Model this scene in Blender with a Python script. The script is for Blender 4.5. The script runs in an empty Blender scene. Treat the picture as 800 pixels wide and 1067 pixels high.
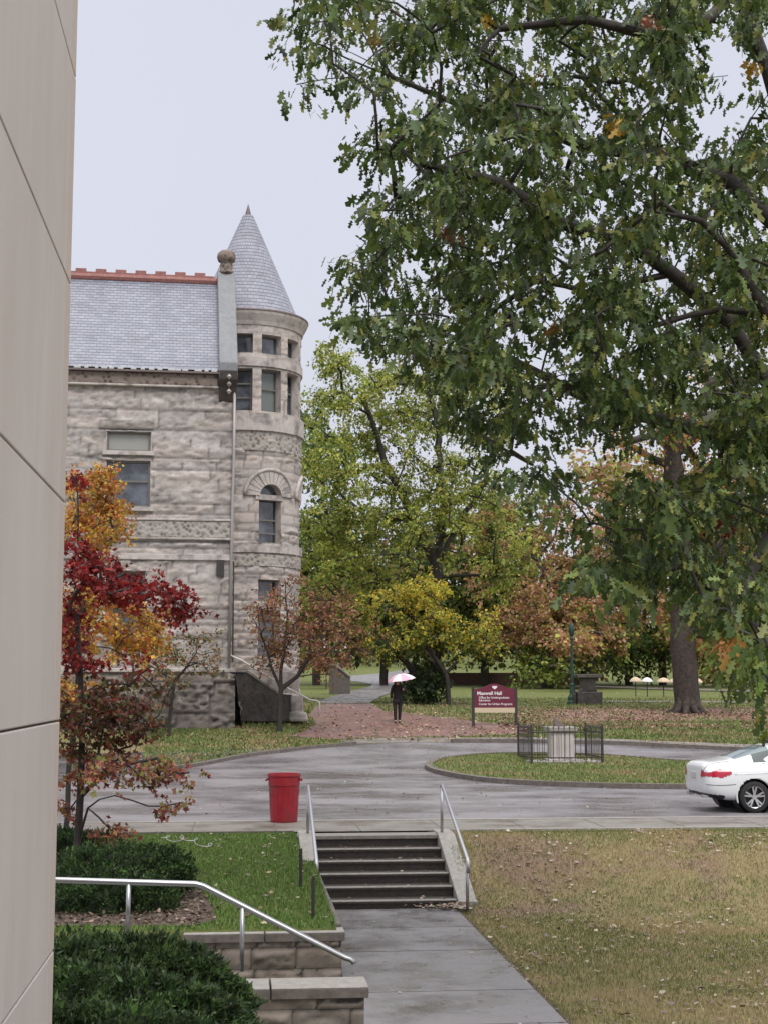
import bpy, bmesh, math, random
import numpy as np
from mathutils.bvhtree import BVHTree
from mathutils import Vector, Matrix, noise
random.seed(7); rng = np.random.default_rng(7)
S = bpy.context.scene
# ------------------------------------------------------------------ camera
FP, PITCH, CZ = 1541.0, math.radians(6.72), 2.6
cam = bpy.data.objects.new('camera', bpy.data.cameras.new('camera')); S.collection.objects.link(cam)
cam.location = (0, 0, CZ); cam.rotation_euler = (math.pi/2 + PITCH, 0, 0)
cam.data.sensor_fit = 'VERTICAL'; cam.data.sensor_height = 36; cam.data.sensor_width = 27
cam.data.lens = 36*FP/1067; cam.data.clip_start = .1; cam.data.clip_end = 4000
S.camera = cam
# ------------------------------------------------------------------ world, sun, exposure
W_ = bpy.data.worlds.new('World'); S.world = W_; W_.use_nodes = True
nt = W_.node_tree; nt.nodes.clear()
SUN_EL, SUN_RZ = math.radians(52), math.radians(22)
out = nt.nodes.new('ShaderNodeOutputWorld'); bg = nt.nodes.new('ShaderNodeBackground'); bg.inputs[1].default_value = .1
sky = nt.nodes.new('ShaderNodeTexSky'); sky.sky_type = 'NISHITA'; sky.sun_disc = False
sky.sun_elevation = SUN_EL; sky.sun_rotation = math.pi - SUN_RZ; sky.air_density = 1; sky.dust_density = 4
geo = nt.nodes.new('ShaderNodeTexCoord'); sep = nt.nodes.new('ShaderNodeSeparateXYZ')
nt.links.new(geo.outputs['Generated'], sep.inputs[0])
rmp = nt.nodes.new('ShaderNodeValToRGB')      # cloud deck: even near the horizon, brighter overhead
e = rmp.color_ramp.elements
e[0].position = 0; e[0].color = (.335, .342, .382, 1); e[1].position = 1; e[1].color = (1.25, 1.23, 1.2, 1)
m = e.new(.52); m.color = (.335, .343, .395, 1)
nt.links.new(sep.outputs['Z'], rmp.inputs[0])
cn = nt.nodes.new('ShaderNodeTexNoise'); cn.inputs['Scale'].default_value = 2.2; cn.inputs['Detail'].default_value = 4
nt.links.new(geo.outputs['Generated'], cn.inputs['Vector'])
cm = nt.nodes.new('ShaderNodeMapRange'); cm.inputs['To Min'].default_value = 16.5; cm.inputs['To Max'].default_value = 18.5
nt.links.new(cn.outputs['Fac'], cm.inputs['Value'])
sc = nt.nodes.new('ShaderNodeVectorMath'); sc.operation = 'SCALE'
nt.links.new(rmp.outputs[0], sc.inputs[0]); nt.links.new(cm.outputs[0], sc.inputs['Scale'])
mx = nt.nodes.new('ShaderNodeMix'); mx.data_type = 'RGBA'; mx.inputs[0].default_value = .93; mx.clamp_result = False
nt.links.new(sky.outputs[0], mx.inputs['A']); nt.links.new(sc.outputs[0], mx.inputs['B'])
nt.links.new(mx.outputs['Result'], bg.inputs[0]); nt.links.new(bg.outputs[0], out.inputs[0])
sl = bpy.data.lights.new('sun', 'SUN'); sl.energy = 1.5; sl.angle = math.radians(25); sl.color = (1, .97, .93)
so = bpy.data.objects.new('sun', sl); S.collection.objects.link(so)
so.rotation_euler = (math.pi/2 - SUN_EL, 0, SUN_RZ)
S.view_settings.view_transform = 'Standard'; S.view_settings.look = 'None'
S.view_settings.exposure = 0.33; S.view_settings.gamma = 1; S.view_settings.use_curve_mapping = False
S.cycles.max_bounces = 5; S.cycles.diffuse_bounces = 3; S.cycles.transparent_max_bounces = 8

# ------------------------------------------------------------------ coordinates
TH = math.radians(5.56); CT, ST = math.cos(TH), math.sin(TH)
def uv2xy(u, v): return (u*CT - v*ST, u*ST + v*CT)
def xy2uv(x, y): return (x*CT + y*ST, -x*ST + y*CT)
def W(px, py, Y):            # point of the line of sight at forward distance Y
    a = (px-400)/FP; b = (533.5-py)/FP; cp, sp = math.cos(PITCH), math.sin(PITCH)
    t = Y/(cp - b*sp)
    return Vector((t*a, Y, CZ + t*(sp + b*cp)))
PROF = [(0, 0), (28.9, 0), (38, .02), (44, .1), (48, .28), (51, .6), (54, 1.0), (57, 1.25), (62, 1.45), (70, 1.72), (80, 1.95),
        (100, 2.2), (130, 2.75), (200, 5.2), (300, 9), (600, 16), (3000, 16)]
PX = np.array([p[0] for p in PROF], float); PZ = np.array([p[1] for p in PROF], float)
def sm(a, b, x): t = min(1, max(0, (x-a)/(b-a))); return t*t*(3-2*t)
def prof(v):
    w = .8 if v < 60 else 4.0
    return float(np.mean(np.interp([v-2*w, v-w, v, v+w, v+2*w], PX, PZ)))
def E(x, y):
    u, v = xy2uv(x, y)
    if v >= 26.5: return prof(v)
    if v < 18.0 and u < 1.27: return -1.0
    if (1.04 if v > 23.5 else 1.2) < u < 3.6:
        if v < 23.9: return -.9
        return -1.15 + .9*sm(24.4, 26.4, v)
    if u <= 1.21: return -.28*(26.5-v)/8.5
    k = sm(3.6, 9, u); lo = 22.8-2*k
    return -.9*(1-sm(lo, 26.4, v)) + .02
def hit(px, py, off=0):      # where the line of sight meets the ground
    a, b = W(px, py, 8.0), W(px, py, 9.0); d = (b-a); t = 0; p = a.copy()
    step = .25
    while t < 900:
        q = a + d*t
        if q.z <= E(q.x, q.y)+off: break
        t += max(.1, step*(1+t*.01))
    lo, hi = t-step*(1+t*.01)*1.2, t
    for _ in range(18):
        mdl = (lo+hi)/2; q = a+d*mdl
        if q.z <= E(q.x, q.y)+off: hi = mdl
        else: lo = mdl
    q = a+d*hi; return Vector((q.x, q.y, E(q.x, q.y)))

# ------------------------------------------------------------------ materials
def mat(name, col, rough=.7, metal=0, spec=.5, nodes=None):
    m = bpy.data.materials.new(name); m.use_nodes = True
    b = m.node_tree.nodes['Principled BSDF']
    b.inputs['Base Color'].default_value = (*col, 1); b.inputs['Roughness'].default_value = rough
    b.inputs['Metallic'].default_value = metal; b.inputs['Specular IOR Level'].default_value = spec
    if nodes: nodes(m.node_tree, b)
    return m
def N(t, ty, **kw):
    n = t.nodes.new(ty)
    for k, v in kw.items():
        if k in n.inputs.keys() if hasattr(n.inputs, 'keys') else False: n.inputs[k].default_value = v
        else: setattr(n, k, v)
    return n
def coords(t, kind='Object'):
    return N(t, 'ShaderNodeTexCoord').outputs[kind]
def noise_n(t, scale, detail=5, rough=.6, vec=None, stretch=None):
    n = N(t, 'ShaderNodeTexNoise'); n.inputs['Scale'].default_value = scale; n.inputs['Detail'].default_value = detail
    n.inputs['Roughness'].default_value = rough
    v = vec or coords(t)
    if stretch:
        mp = N(t, 'ShaderNodeMapping'); mp.inputs['Scale'].default_value = stretch; t.links.new(v, mp.inputs[0]); v = mp.outputs[0]
    t.links.new(v, n.inputs['Vector']); return n.outputs['Fac']
def ramp(t, fac, stops):
    r = N(t, 'ShaderNodeValToRGB'); el = r.color_ramp.elements
    el[0].position = stops[0][0]; el[0].color = (*stops[0][1], 1); el[1].position = stops[-1][0]; el[1].color = (*stops[-1][1], 1)
    for p, c in stops[1:-1]: q = el.new(p); q.color = (*c, 1)
    t.links.new(fac, r.inputs[0]); return r.outputs[0]
def mix(t, a, b, fac, mode='MIX'):
    n = N(t, 'ShaderNodeMix'); n.data_type = 'RGBA'; n.blend_type = mode
    for s, v in (('A', a), ('B', b)):
        if isinstance(v, tuple): n.inputs[s].default_value = (*v, 1)
        else: t.links.new(v, n.inputs[s])
    if isinstance(fac, (int, float)): n.inputs[0].default_value = fac
    else: t.links.new(fac, n.inputs[0])
    return n.outputs['Result']
def bump(t, b, h, strength=.5, dist=.02):
    n = N(t, 'ShaderNodeBump'); n.inputs['Strength'].default_value = strength; n.inputs['Distance'].default_value = dist
    t.links.new(h, n.inputs['Height']); t.links.new(n.outputs[0], b.inputs['Normal'])
def speckle(c1, c2, scale, bs=.4, bd=.01, c3=None, rough=None, sc2=None):
    def f(t, b):
        n = noise_n(t, scale, 8, .7)
        c = ramp(t, n, [(.3, c1), (.7, c2)])
        if c3: c = mix(t, c, c3, ramp(t, noise_n(t, sc2 or scale*.12, 5, .65), [(.48, (0,)*3), (.66, (1,)*3)]))
        t.links.new(c, b.inputs['Base Color']); bump(t, b, n, bs, bd)
        if rough:
            r = ramp(t, noise_n(t, (sc2 or scale*.12)*1.3, 4), [(.38, (rough[0],)*3), (.62, (rough[1],)*3)]); t.links.new(r, b.inputs['Roughness'])
    return f
def attr_nodes(extra=None, amount=.25, scale=18, bs=.3, bd=.01):
    def f(t, b):
        a = N(t, 'ShaderNodeAttribute'); a.attribute_name = 'Col'
        n = noise_n(t, scale, 7, .7)
        c = mix(t, a.outputs['Color'], ramp(t, n, [(.25, (.35,)*3), (.75, (1,)*3)]), amount*1.6, 'MULTIPLY')
        t.links.new(c, b.inputs['Base Color']); bump(t, b, n, bs, bd)
    return f
def leafmat(name, transl=.3, rough=.5):
    m = bpy.data.materials.new(name); m.use_nodes = True; t = m.node_tree; b = t.nodes['Principled BSDF']
    a = N(t, 'ShaderNodeAttribute'); a.attribute_name = 'Col'; t.links.new(a.outputs['Color'], b.inputs['Base Color'])
    b.inputs['Roughness'].default_value = rough
    tr = N(t, 'ShaderNodeBsdfTranslucent'); t.links.new(a.outputs['Color'], tr.inputs[0])
    ms = N(t, 'ShaderNodeMixShader'); ms.inputs[0].default_value = transl
    o = [n for n in t.nodes if n.type == 'OUTPUT_MATERIAL'][0]
    t.links.new(b.outputs[0], ms.inputs[1]); t.links.new(tr.outputs[0], ms.inputs[2]); t.links.new(ms.outputs[0], o.inputs[0])
    return m
M = {}
M['leaf'] = leafmat('leaf', .42, .6); M['leaf_gloss'] = leafmat('leaf_gloss', .3, .52); M['litter'] = leafmat('litter', .05, .6)
M['bark'] = mat('bark', (.08, .065, .055), .85, nodes=speckle((.02, .015, .012), (.095, .072, .062), 7, 1.0, .06))
M['bark_dark'] = mat('bark_dark', (.04, .035, .03), .8, nodes=speckle((.018, .015, .013), (.06, .05, .045), 12, .8, .02))
M['stone'] = mat('stone', (.4, .38, .35), .85, nodes=attr_nodes(scale=9, bs=.5, bd=.02))
M['dressed'] = mat('dressed', (.36, .335, .31), .8, nodes=speckle((.40, .36, .335), (.54, .49, .46), 5, .4, .01, (.2, .18, .17), sc2=1.5))
M['carved'] = None
def carved(t, b):
    v = N(t, 'ShaderNodeTexVoronoi'); v.inputs['Scale'].default_value = 5.5; t.links.new(coords(t), v.inputs['Vector'])
    c = ramp(t, v.outputs['Distance'], [(.12, (.14, .12, .105)), (.5, (.36, .33, .30))])
    t.links.new(c, b.inputs['Base Color']); bump(t, b, v.outputs['Distance'], 1, .05)
M['carved'] = mat('carved', (.3, .27, .25), .85, nodes=carved)
def frieze(t, b):
    v = N(t, 'ShaderNodeTexVoronoi'); v.inputs['Scale'].default_value = 5; t.links.new(coords(t), v.inputs['Vector'])
    c = ramp(t, v.outputs['Distance'], [(.1, (.05, .038, .032)), (.5, (.21, .165, .14))])
    t.links.new(c, b.inputs['Base Color']); bump(t, b, v.outputs['Distance'], 1, .05)
M['frieze'] = mat('frieze', (.2, .17, .15), .85, nodes=frieze)
def slate(t, b):
    u = coords(t, 'UV'); br = N(t, 'ShaderNodeTexBrick'); t.links.new(u, br.inputs['Vector'])
    br.inputs['Scale'].default_value = 1; br.inputs['Brick Width'].default_value = .26; br.inputs['Row Height'].default_value = .165
    br.inputs['Mortar Size'].default_value = .009; br.inputs['Color1'].default_value = (.225, .235, .29, 1)
    br.inputs['Color2'].default_value = (.30, .31, .365, 1); br.inputs['Mortar'].default_value = (.21, .22, .26, 1); br.inputs['Bias'].default_value = 0
    c = mix(t, br.outputs['Color'], ramp(t, noise_n(t, 1.2, 6, .6), [(.3, (.72,)*3), (.7, (1, 1, 1))]), .8, 'MULTIPLY')
    t.links.new(c, b.inputs['Base Color'])
    sp = N(t, 'ShaderNodeSeparateXYZ'); t.links.new(u, sp.inputs[0])
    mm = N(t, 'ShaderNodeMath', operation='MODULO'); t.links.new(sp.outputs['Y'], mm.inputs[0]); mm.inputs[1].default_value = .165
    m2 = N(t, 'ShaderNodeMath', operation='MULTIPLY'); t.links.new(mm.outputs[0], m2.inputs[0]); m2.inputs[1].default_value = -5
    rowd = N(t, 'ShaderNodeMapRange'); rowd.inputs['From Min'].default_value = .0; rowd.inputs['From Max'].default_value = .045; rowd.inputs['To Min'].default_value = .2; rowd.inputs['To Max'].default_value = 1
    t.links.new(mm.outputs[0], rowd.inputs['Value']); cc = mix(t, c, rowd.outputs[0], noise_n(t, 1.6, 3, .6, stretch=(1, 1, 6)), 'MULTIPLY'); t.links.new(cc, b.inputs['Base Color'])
    ad = N(t, 'ShaderNodeMath', operation='SUBTRACT'); t.links.new(m2.outputs[0], ad.inputs[0]); t.links.new(br.outputs['Fac'], ad.inputs[1])
    bump(t, b, ad.outputs[0], 1.0, .05)
M['slate'] = mat('slate', (.3, .33, .38), .5, nodes=slate)
M['lead'] = mat('lead', (.28, .29, .3), .6, nodes=speckle((.16, .165, .175), (.23, .235, .25), 4, .2, .01))
M['copper'] = mat('copper', (.16, .12, .12), .5)
M['redtile'] = mat('redtile', (.30, .10, .075), .7, nodes=speckle((.2, .08, .07), (.34, .15, .13), 6, .3, .01))
M['glass'] = mat('glass', (.05, .06, .075), .07, spec=1.0, nodes=lambda t, b: t.links.new(ramp(t, noise_n(t, 1.4, 4, .6), [(.4, (.025, .028, .035)), (.6, (.11, .125, .15))]), b.inputs['Base Color']))
M['glass_blind'] = mat('glass_blind', (.30, .30, .27), .25, spec=.6)
M['glass_clear'] = mat('glass_clear', (.13, .15, .14), .15, spec=.8)
M['frame'] = mat('frame', (.16, .145, .13), .6)
M['white_frame'] = mat('white_frame', (.5, .5, .5), .5)
M['steel'] = mat('steel', (.45, .45, .47), .36, .9)
M['galv'] = mat('galv', (.6, .6, .6), .4, .6)
M['iron'] = mat('iron', (.035, .03, .027), .6)
M['white_rail'] = mat('white_rail', (.6, .57, .54), .5)
M['pipe'] = mat('pipe', (.36, .34, .33), .5, .2)
def limestone(t, b):
    n = noise_n(t, 130, 6, .85); n2 = noise_n(t, 1.1, 6, .65, stretch=(1, 1, .35))
    c = ramp(t, n2, [(.3, (.57, .515, .49)), (.7, (.65, .595, .57))])
    c = mix(t, c, ramp(t, n, [(.3, (.72,)*3), (.62, (1.0,)*3)]), .9, 'MULTIPLY')
    c = mix(t, c, (.50, .44, .405), ramp(t, noise_n(t, 2.6, 5, .6, stretch=(1, 1, .12)), [(.48, (0,)*3), (.74, (.55,)*3)]))
    t.links.new(c, b.inputs['Base Color']); bump(t, b, n, .8, .006)
M['limestone'] = mat('limestone', (.42, .39, .37), .8, nodes=limestone)
M['limestone_edge'] = mat('limestone_edge', (.35, .31, .285), .85, nodes=speckle((.46, .395, .36), (.54, .475, .44), 14, .2, .003))
M['joint'] = mat('joint', (.08, .065, .055), .9)
def asphalt(t, b):
    n = noise_n(t, 60, 6, .75); big = noise_n(t, .42, 7, .68, stretch=(.75, 1.1, 1)); crack = noise_n(t, .9, 9, .74, stretch=(.5, 1.1, 1))
    c = ramp(t, n, [(.3, (.10, .092, .098)), (.7, (.17, .158, .167))])
    c = mix(t, c, (.225, .21, .22), ramp(t, big, [(.42, (0,)*3), (.6, (.8,)*3)]))
    c = mix(t, c, (.06, .05, .048), ramp(t, crack, [(.57, (0,)*3), (.66, (.6,)*3)]))
    t.links.new(c, b.inputs['Base Color']); bump(t, b, n, .25, .006)
    t.links.new(ramp(t, big, [(.38, (.20,)*3), (.6, (.5,)*3)]), b.inputs['Roughness'])
M['asphalt'] = mat('asphalt', (.15, .15, .155), .4, nodes=asphalt)
M['concrete'] = mat('concrete', (.28, .265, .25), .6, nodes=speckle((.15, .135, .12), (.25, .23, .205), 22, .3, .004, (.10, .08, .06), (.35, .65), 1.1))
M['kerb'] = mat('kerb', (.2, .18, .16), .7, nodes=speckle((.07, .058, .05), (.18, .155, .135), 7, .5, .01))
M['walk'] = mat('walk', (.25, .235, .235), .45, nodes=speckle((.165, .155, .16), (.22, .208, .213), 30, .25, .003, (.10, .088, .088), (.18, .55), .9))
M['stair_dark'] = mat('stair_dark', (.05, .042, .036), .5, nodes=speckle((.022, .018, .016), (.075, .06, .05), 16, .5, .01))
M['stair_nose'] = mat('stair_nose', (.25, .23, .21), .5, nodes=speckle((.16, .145, .13), (.30, .28, .25), 12, .3, .004))
M['cap'] = mat('cap', (.3, .285, .26), .6, nodes=speckle((.22, .205, .185), (.36, .34, .31), 10, .3, .004))
def brickpath(t, b):
    br = N(t, 'ShaderNodeTexBrick'); t.links.new(coords(t), br.inputs['Vector']); br.inputs['Scale'].default_value = 3
    br.inputs['Color1'].default_value = (.20, .11, .10, 1); br.inputs['Color2'].default_value = (.27, .165, .145, 1); br.inputs['Mortar'].default_value = (.14, .10, .09, 1)
    c = mix(t, br.outputs['Color'], ramp(t, noise_n(t, .9, 6, .65), [(.35, (.62, .58, .58)), (.65, (1.1, 1, 1))]), .8, 'MULTIPLY')
    t.links.new(c, b.inputs['Base Color'])
M['brick'] = mat('brick', (.24, .14, .125), .45, nodes=brickpath)
def lawn(t, b):
    a = N(t, 'ShaderNodeAttribute'); a.attribute_name = 'Col'
    sepc = N(t, 'ShaderNodeSeparateColor'); t.links.new(a.outputs['Color'], sepc.inputs[0])
    n = noise_n(t, 24, 8, .8); n2 = noise_n(t, 1.7, 10, .85); n3 = noise_n(t, .45, 6, .65)
    green = ramp(t, n, [(.3, (.06, .078, .02)), (.7, (.17, .19, .06))])
    dry = ramp(t, n, [(.3, (.16, .125, .06)), (.7, (.38, .30, .165))])
    litt = ramp(t, n, [(.3, (.13, .085, .06)), (.7, (.36, .25, .19))])
    dn = N(t, 'ShaderNodeMath', operation='ADD'); t.links.new(sepc.outputs['Red'], dn.inputs[0]); t.links.new(n2, dn.inputs[1])
    c = mix(t, green, dry, ramp(t, dn.outputs[0], [(.62, (0,)*3), (.98, (1,)*3)]))
    ln = N(t, 'ShaderNodeMath', operation='ADD'); t.links.new(sepc.outputs['Green'], ln.inputs[0]); t.links.new(n3, ln.inputs[1])
    c = mix(t, c, litt, ramp(t, ln.outputs[0], [(.9, (0,)*3), (1.12, (1,)*3)]))
    t.links.new(c, b.inputs['Base Color']); bump(t, b, n, .8, .03)
M['lawn'] = mat('lawn', (.1, .1, .04), .85, nodes=lawn, spec=.2)
M['mulch'] = mat('mulch', (.1, .07, .05), .9, nodes=speckle((.04, .03, .024), (.16, .11, .08), 30, .9, .03))
M['bin_red'] = mat('bin_red', (.31, .006, .018), .42, nodes=speckle((.24, .006, .015), (.34, .012, .025), 9, .1, .003, (.20, .02, .022), (.3, .6), 3))
M['maroon'] = mat('maroon', (.13, .012, .035), .5); M['cream'] = mat('cream', (.55, .45, .32), .6); M['white_paint'] = mat('white_paint', (.75, .72, .72), .5)
M['lamp_green'] = mat('lamp_green', (.03, .075, .06), .6)
M['car_paint'] = mat('car_paint', (.72, .73, .75), .18, spec=.6); M['car_paint'].node_tree.nodes['Principled BSDF'].inputs['Coat Weight'].default_value = .6
M['car_glass'] = mat('car_glass', (.04, .055, .06), .05, spec=.9); M['rear_glass'] = mat('rear_glass', (.14, .19, .20), .06, spec=.9)
M['black_plastic'] = mat('black_plastic', (.015, .015, .016), .5); M['tyre'] = mat('tyre', (.018, .018, .018), .8)
M['rim'] = mat('rim', (.55, .55, .56), .3, .8); M['tail'] = mat('tail', (.42, .012, .035), .15, spec=.8)
M['skin'] = mat('skin', (.5, .3, .22), .6); M['hair'] = mat('hair', (.05, .022, .015), .6); M['cloth'] = mat('cloth', (.018, .014, .016), .8); M['shoe'] = mat('shoe', (.01, .01, .01), .6)
M['umb_pink'] = mat('umb_pink', (.75, .35, .48), .5); M['umb_white'] = mat('umb_white', (.8, .72, .78), .5)
M['tan'] = mat('tan', (.55, .42, .30), .7); M['core'] = mat('core', (.012, .02, .008), .95)
M['brickwall'] = mat('brickwall', (.14, .08, .06), .9, nodes=speckle((.08, .05, .04), (.2, .12, .09), 6))
M['wet_shaded_stone'] = mat('wet_shaded_stone', (.07, .06, .052), .5, nodes=speckle((.02, .017, .015), (.11, .095, .085), 4, .8, .04))  # wet dark stone; on the turret stair base it also stands in for shadow

# ------------------------------------------------------------------ object helpers
def props(o, label=None, cat=None, group=None, kind=None):
    if label: o['label'] = label
    if cat: o['category'] = cat
    if group: o['group'] = group
    if kind: o['kind'] = kind
    return o
def root(name, loc, label, cat, group=None, rz=0):
    o = bpy.data.objects.new(name, None); S.collection.objects.link(o); o.location = loc; o.rotation_euler = (0, 0, rz)
    o.empty_display_size = .2
    return props(o, label, cat, group)
def setparent(o, p):
    if p is not None: o.parent = p
class MB:
    def __init__(s): s.v = []; s.f = []; s.mi = []; s.uv = None
    def add(s, vs, fs, mi=0):
        k = len(s.v); s.v += [tuple(v) for v in vs]; s.f += [tuple(i+k for i in f) for f in fs]; s.mi += [mi]*len(fs)
    def box(s, a, b, mi=0, M4=None):
        x0, y0, z0 = a; x1, y1, z1 = b
        vs = [Vector(p) for p in ((x0,y0,z0),(x1,y0,z0),(x1,y1,z0),(x0,y1,z0),(x0,y0,z1),(x1,y0,z1),(x1,y1,z1),(x0,y1,z1))]
        if M4: vs = [M4 @ p for p in vs]
        s.add(vs, [(0,3,2,1),(4,5,6,7),(0,1,5,4),(1,2,6,5),(2,3,7,6),(3,0,4,7)], mi)
    def tube(s, pts, rad, n=8, mi=0, cap=True):
        pts = [Vector(p) for p in pts]; rs = rad if isinstance(rad, (list, tuple)) else [rad]*len(pts)
        vs = []; prev = None
        for i, p in enumerate(pts):
            d = (pts[min(i+1, len(pts)-1)] - pts[max(i-1, 0)]).normalized()
            a = prev if prev is not None else (Vector((1,0,0)) if abs(d.x) < .8 else Vector((0,1,0)))
            a = (a - d*a.dot(d)).normalized(); prev = a; b = d.cross(a)
            vs += [p + (a*math.cos(2*math.pi*k/n) + b*math.sin(2*math.pi*k/n))*rs[i] for k in range(n)]
        fs = [(i*n+k, i*n+(k+1)%n, (i+1)*n+(k+1)%n, (i+1)*n+k) for i in range(len(pts)-1) for k in range(n)]
        if cap: fs += [tuple(range(n-1, -1, -1)), tuple((len(pts)-1)*n+k for k in range(n))]
        s.add(vs, fs, mi)
    def lathe(s, prof, n=24, c=(0,0,0), mi=0, axis='z', ang=(0, 2*math.pi)):
        full = abs(ang[1]-ang[0]-2*math.pi) < 1e-6; m = n if full else n+1; vs = []
        for r, z in prof:
            for k in range(m):
                t = ang[0]+(ang[1]-ang[0])*k/n; q = (r*math.cos(t), r*math.sin(t), z)
                if axis == 'y': q = (q[0], q[2], q[1])
                vs.append((q[0]+c[0], q[1]+c[1], q[2]+c[2]))
        fs = [(i*m+k, i*m+(k+1)%m, (i+1)*m+(k+1)%m, (i+1)*m+k) for i in range(len(prof)-1) for k in range(n)]
        s.add(vs, fs, mi)
    def prism(s, poly, d0, d1, mi=0, fn=None):     # poly in (a,b), extruded d0->d1; fn maps (a,b,d) to xyz
        fn = fn or (lambda a, b, d: (a, d, b)); n = len(poly)
        vs = [fn(a, b, d0) for a, b in poly] + [fn(a, b, d1) for a, b in poly]
        s.add(vs, [tuple(range(n)), tuple(range(2*n-1, n-1, -1))] + [(k, k+n, (k+1)%n+n, (k+1)%n) for k in range(n)], mi)
    def build(s, name, mats, parent=None, smooth=False, bevel=0, fix=True):
        me = bpy.data.meshes.new(name); me.from_pydata(s.v, [], s.f)
        for m in (mats if isinstance(mats, (list, tuple)) else [mats]): me.materials.append(m)
        me.polygons.foreach_set('material_index', s.mi)
        if fix:
            bm = bmesh.new(); bm.from_mesh(me); bmesh.ops.recalc_face_normals(bm, faces=bm.faces); bm.to_mesh(me); bm.free()
        if smooth: me.polygons.foreach_set('use_smooth', [True]*len(me.polygons))
        o = bpy.data.objects.new(name, me); S.collection.objects.link(o); setparent(o, parent)
        if bevel:
            b = o.modifiers.new('b', 'BEVEL'); b.width = bevel; b.segments = 2; b.limit_method = 'ANGLE'
        return o
def evald(o):                                   # replace an object's mesh by its modified mesh
    dg = bpy.context.evaluated_depsgraph_get(); dg.update()
    me = bpy.data.meshes.new_from_object(o.evaluated_get(dg)); o.modifiers.clear(); o.data = me; return o
def npmesh(name, V, F, mat_, parent=None, col=None, smooth=False):  # V (n,3), F (m,k) equal-sized faces
    me = bpy.data.meshes.new(name); nV, (nF, k) = len(V), F.shape
    me.vertices.add(nV); me.vertices.foreach_set('co', np.asarray(V, np.float32).ravel())
    me.loops.add(nF*k); me.loops.foreach_set('vertex_index', F.astype(np.int32).ravel())
    me.polygons.add(nF); me.polygons.foreach_set('loop_start', np.arange(0, nF*k, k, dtype=np.int32))
    me.polygons.foreach_set('loop_total', np.full(nF, k, np.int32))
    if smooth: me.polygons.foreach_set('use_smooth', np.ones(nF, bool))
    if col is not None:
        a = me.color_attributes.new('Col', 'FLOAT_COLOR', 'POINT')
        a.data.foreach_set('color', np.concatenate([col, np.ones((nV, 1))], 1).astype(np.float32).ravel())
    me.update(calc_edges=True); me.materials.append(mat_)
    o = bpy.data.objects.new(name, me); S.collection.objects.link(o); setparent(o, parent); return o
def dup(o, parent=None):
    c = o.copy(); S.collection.objects.link(c); c.parent = parent
    for ch in o.children: dup(ch, c)
    return c

# ------------------------------------------------------------------ terrain
def lattice():
    us = [-900, -500, -300, -200, -140, -100, -75, -60, -50, -44] + list(np.arange(-38, -12, 2)) + list(np.arange(-12, 1, .5)) + [1.0, 1.03, 1.05, 1.19, 1.205, 1.27, 1.3] + \
         list(np.arange(1.6, 3.5, .4)) + [3.59, 3.61] + list(np.arange(4, 16, .5)) + list(np.arange(16, 44, 2)) + [50, 60, 75, 100, 140, 200, 300, 500, 900]
    vs = [-60, -30, -10, 0, 4, 8, 11, 14] + list(np.arange(15, 17.9, 1)) + [17.97, 18.03] + list(np.arange(18.5, 23.4, .4)) + [23.48, 23.52] + list(np.arange(23.8, 26.4, .4)) + [26.42, 26.52] + \
         list(np.arange(27, 70, .5)) + list(np.arange(70, 130, 2.5)) + [135, 145, 160, 180, 200, 230, 260, 300, 350, 420, 500, 600, 900, 1500, 2500]
    return sorted(set(round(float(u), 3) for u in us)), sorted(set(round(float(v), 3) for v in vs))
US, VS = lattice()
def dryness(x, y):
    u, v = xy2uv(x, y)
    if v < 26.6: return (.42 if u > 3.3 else .02, .40 if u > 3.3 and 22.5 < v < 26.2 else (.24 if u > 3.3 else .1))
    d, l = .06, .2
    px = 400+FP*x/max(y, 1)
    if 57 < v < 66 and px > 520: l = .95*sm(520, 600, px)
    if v > 56 and 395 < px < 530 and v < 75: l = .45
    if v < 54 and px < 400: d = .3; l = .36
    if v > 75: d = .08; l = .25
    return d, l
tv = []; tc = []
for v in VS:
    for u in US:
        x, y = uv2xy(u, v); tv.append((x, y, E(x, y))); a, b = dryness(x, y); tc.append((a, b, 0))
nu = len(US)
tf = np.array([(j*nu+i, j*nu+i+1, (j+1)*nu+i+1, (j+1)*nu+i) for j in range(len(VS)-1) for i in range(nu-1)])
props(npmesh('ground', np.array(tv), tf, M['lawn'], col=np.array(tc), smooth=False), kind='structure', label='lawn and sloping grassy ground')
def drape(name, poly, off, material, kind='structure', side=None, uvspace=False, label=None):
    bm = bmesh.new()
    pts = [xy2uv(p[0], p[1]) for p in poly]
    f = bm.faces.new([bm.verts.new((a, b, 0)) for a, b in pts])
    if f.normal.z < 0: f.normal_flip()
    bmesh.ops.triangulate(bm, faces=bm.faces[:])
    u0, u1 = min(p[0] for p in pts), max(p[0] for p in pts); v0, v1 = min(p[1] for p in pts), max(p[1] for p in pts)
    for u in US:
        if u0 < u < u1: bmesh.ops.bisect_plane(bm, geom=bm.verts[:]+bm.edges[:]+bm.faces[:], plane_co=(u, 0, 0), plane_no=(1, 0, 0))
    for v in VS:
        if v0 < v < v1: bmesh.ops.bisect_plane(bm, geom=bm.verts[:]+bm.edges[:]+bm.faces[:], plane_co=(0, v, 0), plane_no=(0, 1, 0))
    for w in bm.verts:
        x, y = uv2xy(w.co.x, w.co.y); w.co = (x, y, E(x, y)+off)
    bmesh.ops.recalc_face_normals(bm, faces=bm.faces)
    if sum(ff.normal.z for ff in bm.faces) < 0: bmesh.ops.reverse_faces(bm, faces=bm.faces)
    me = bpy.data.meshes.new(name); bm.to_mesh(me); bm.free(); me.materials.append(material)
    o = bpy.data.objects.new(name, me); S.collection.objects.link(o); props(o, label, kind=kind); return o
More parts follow.
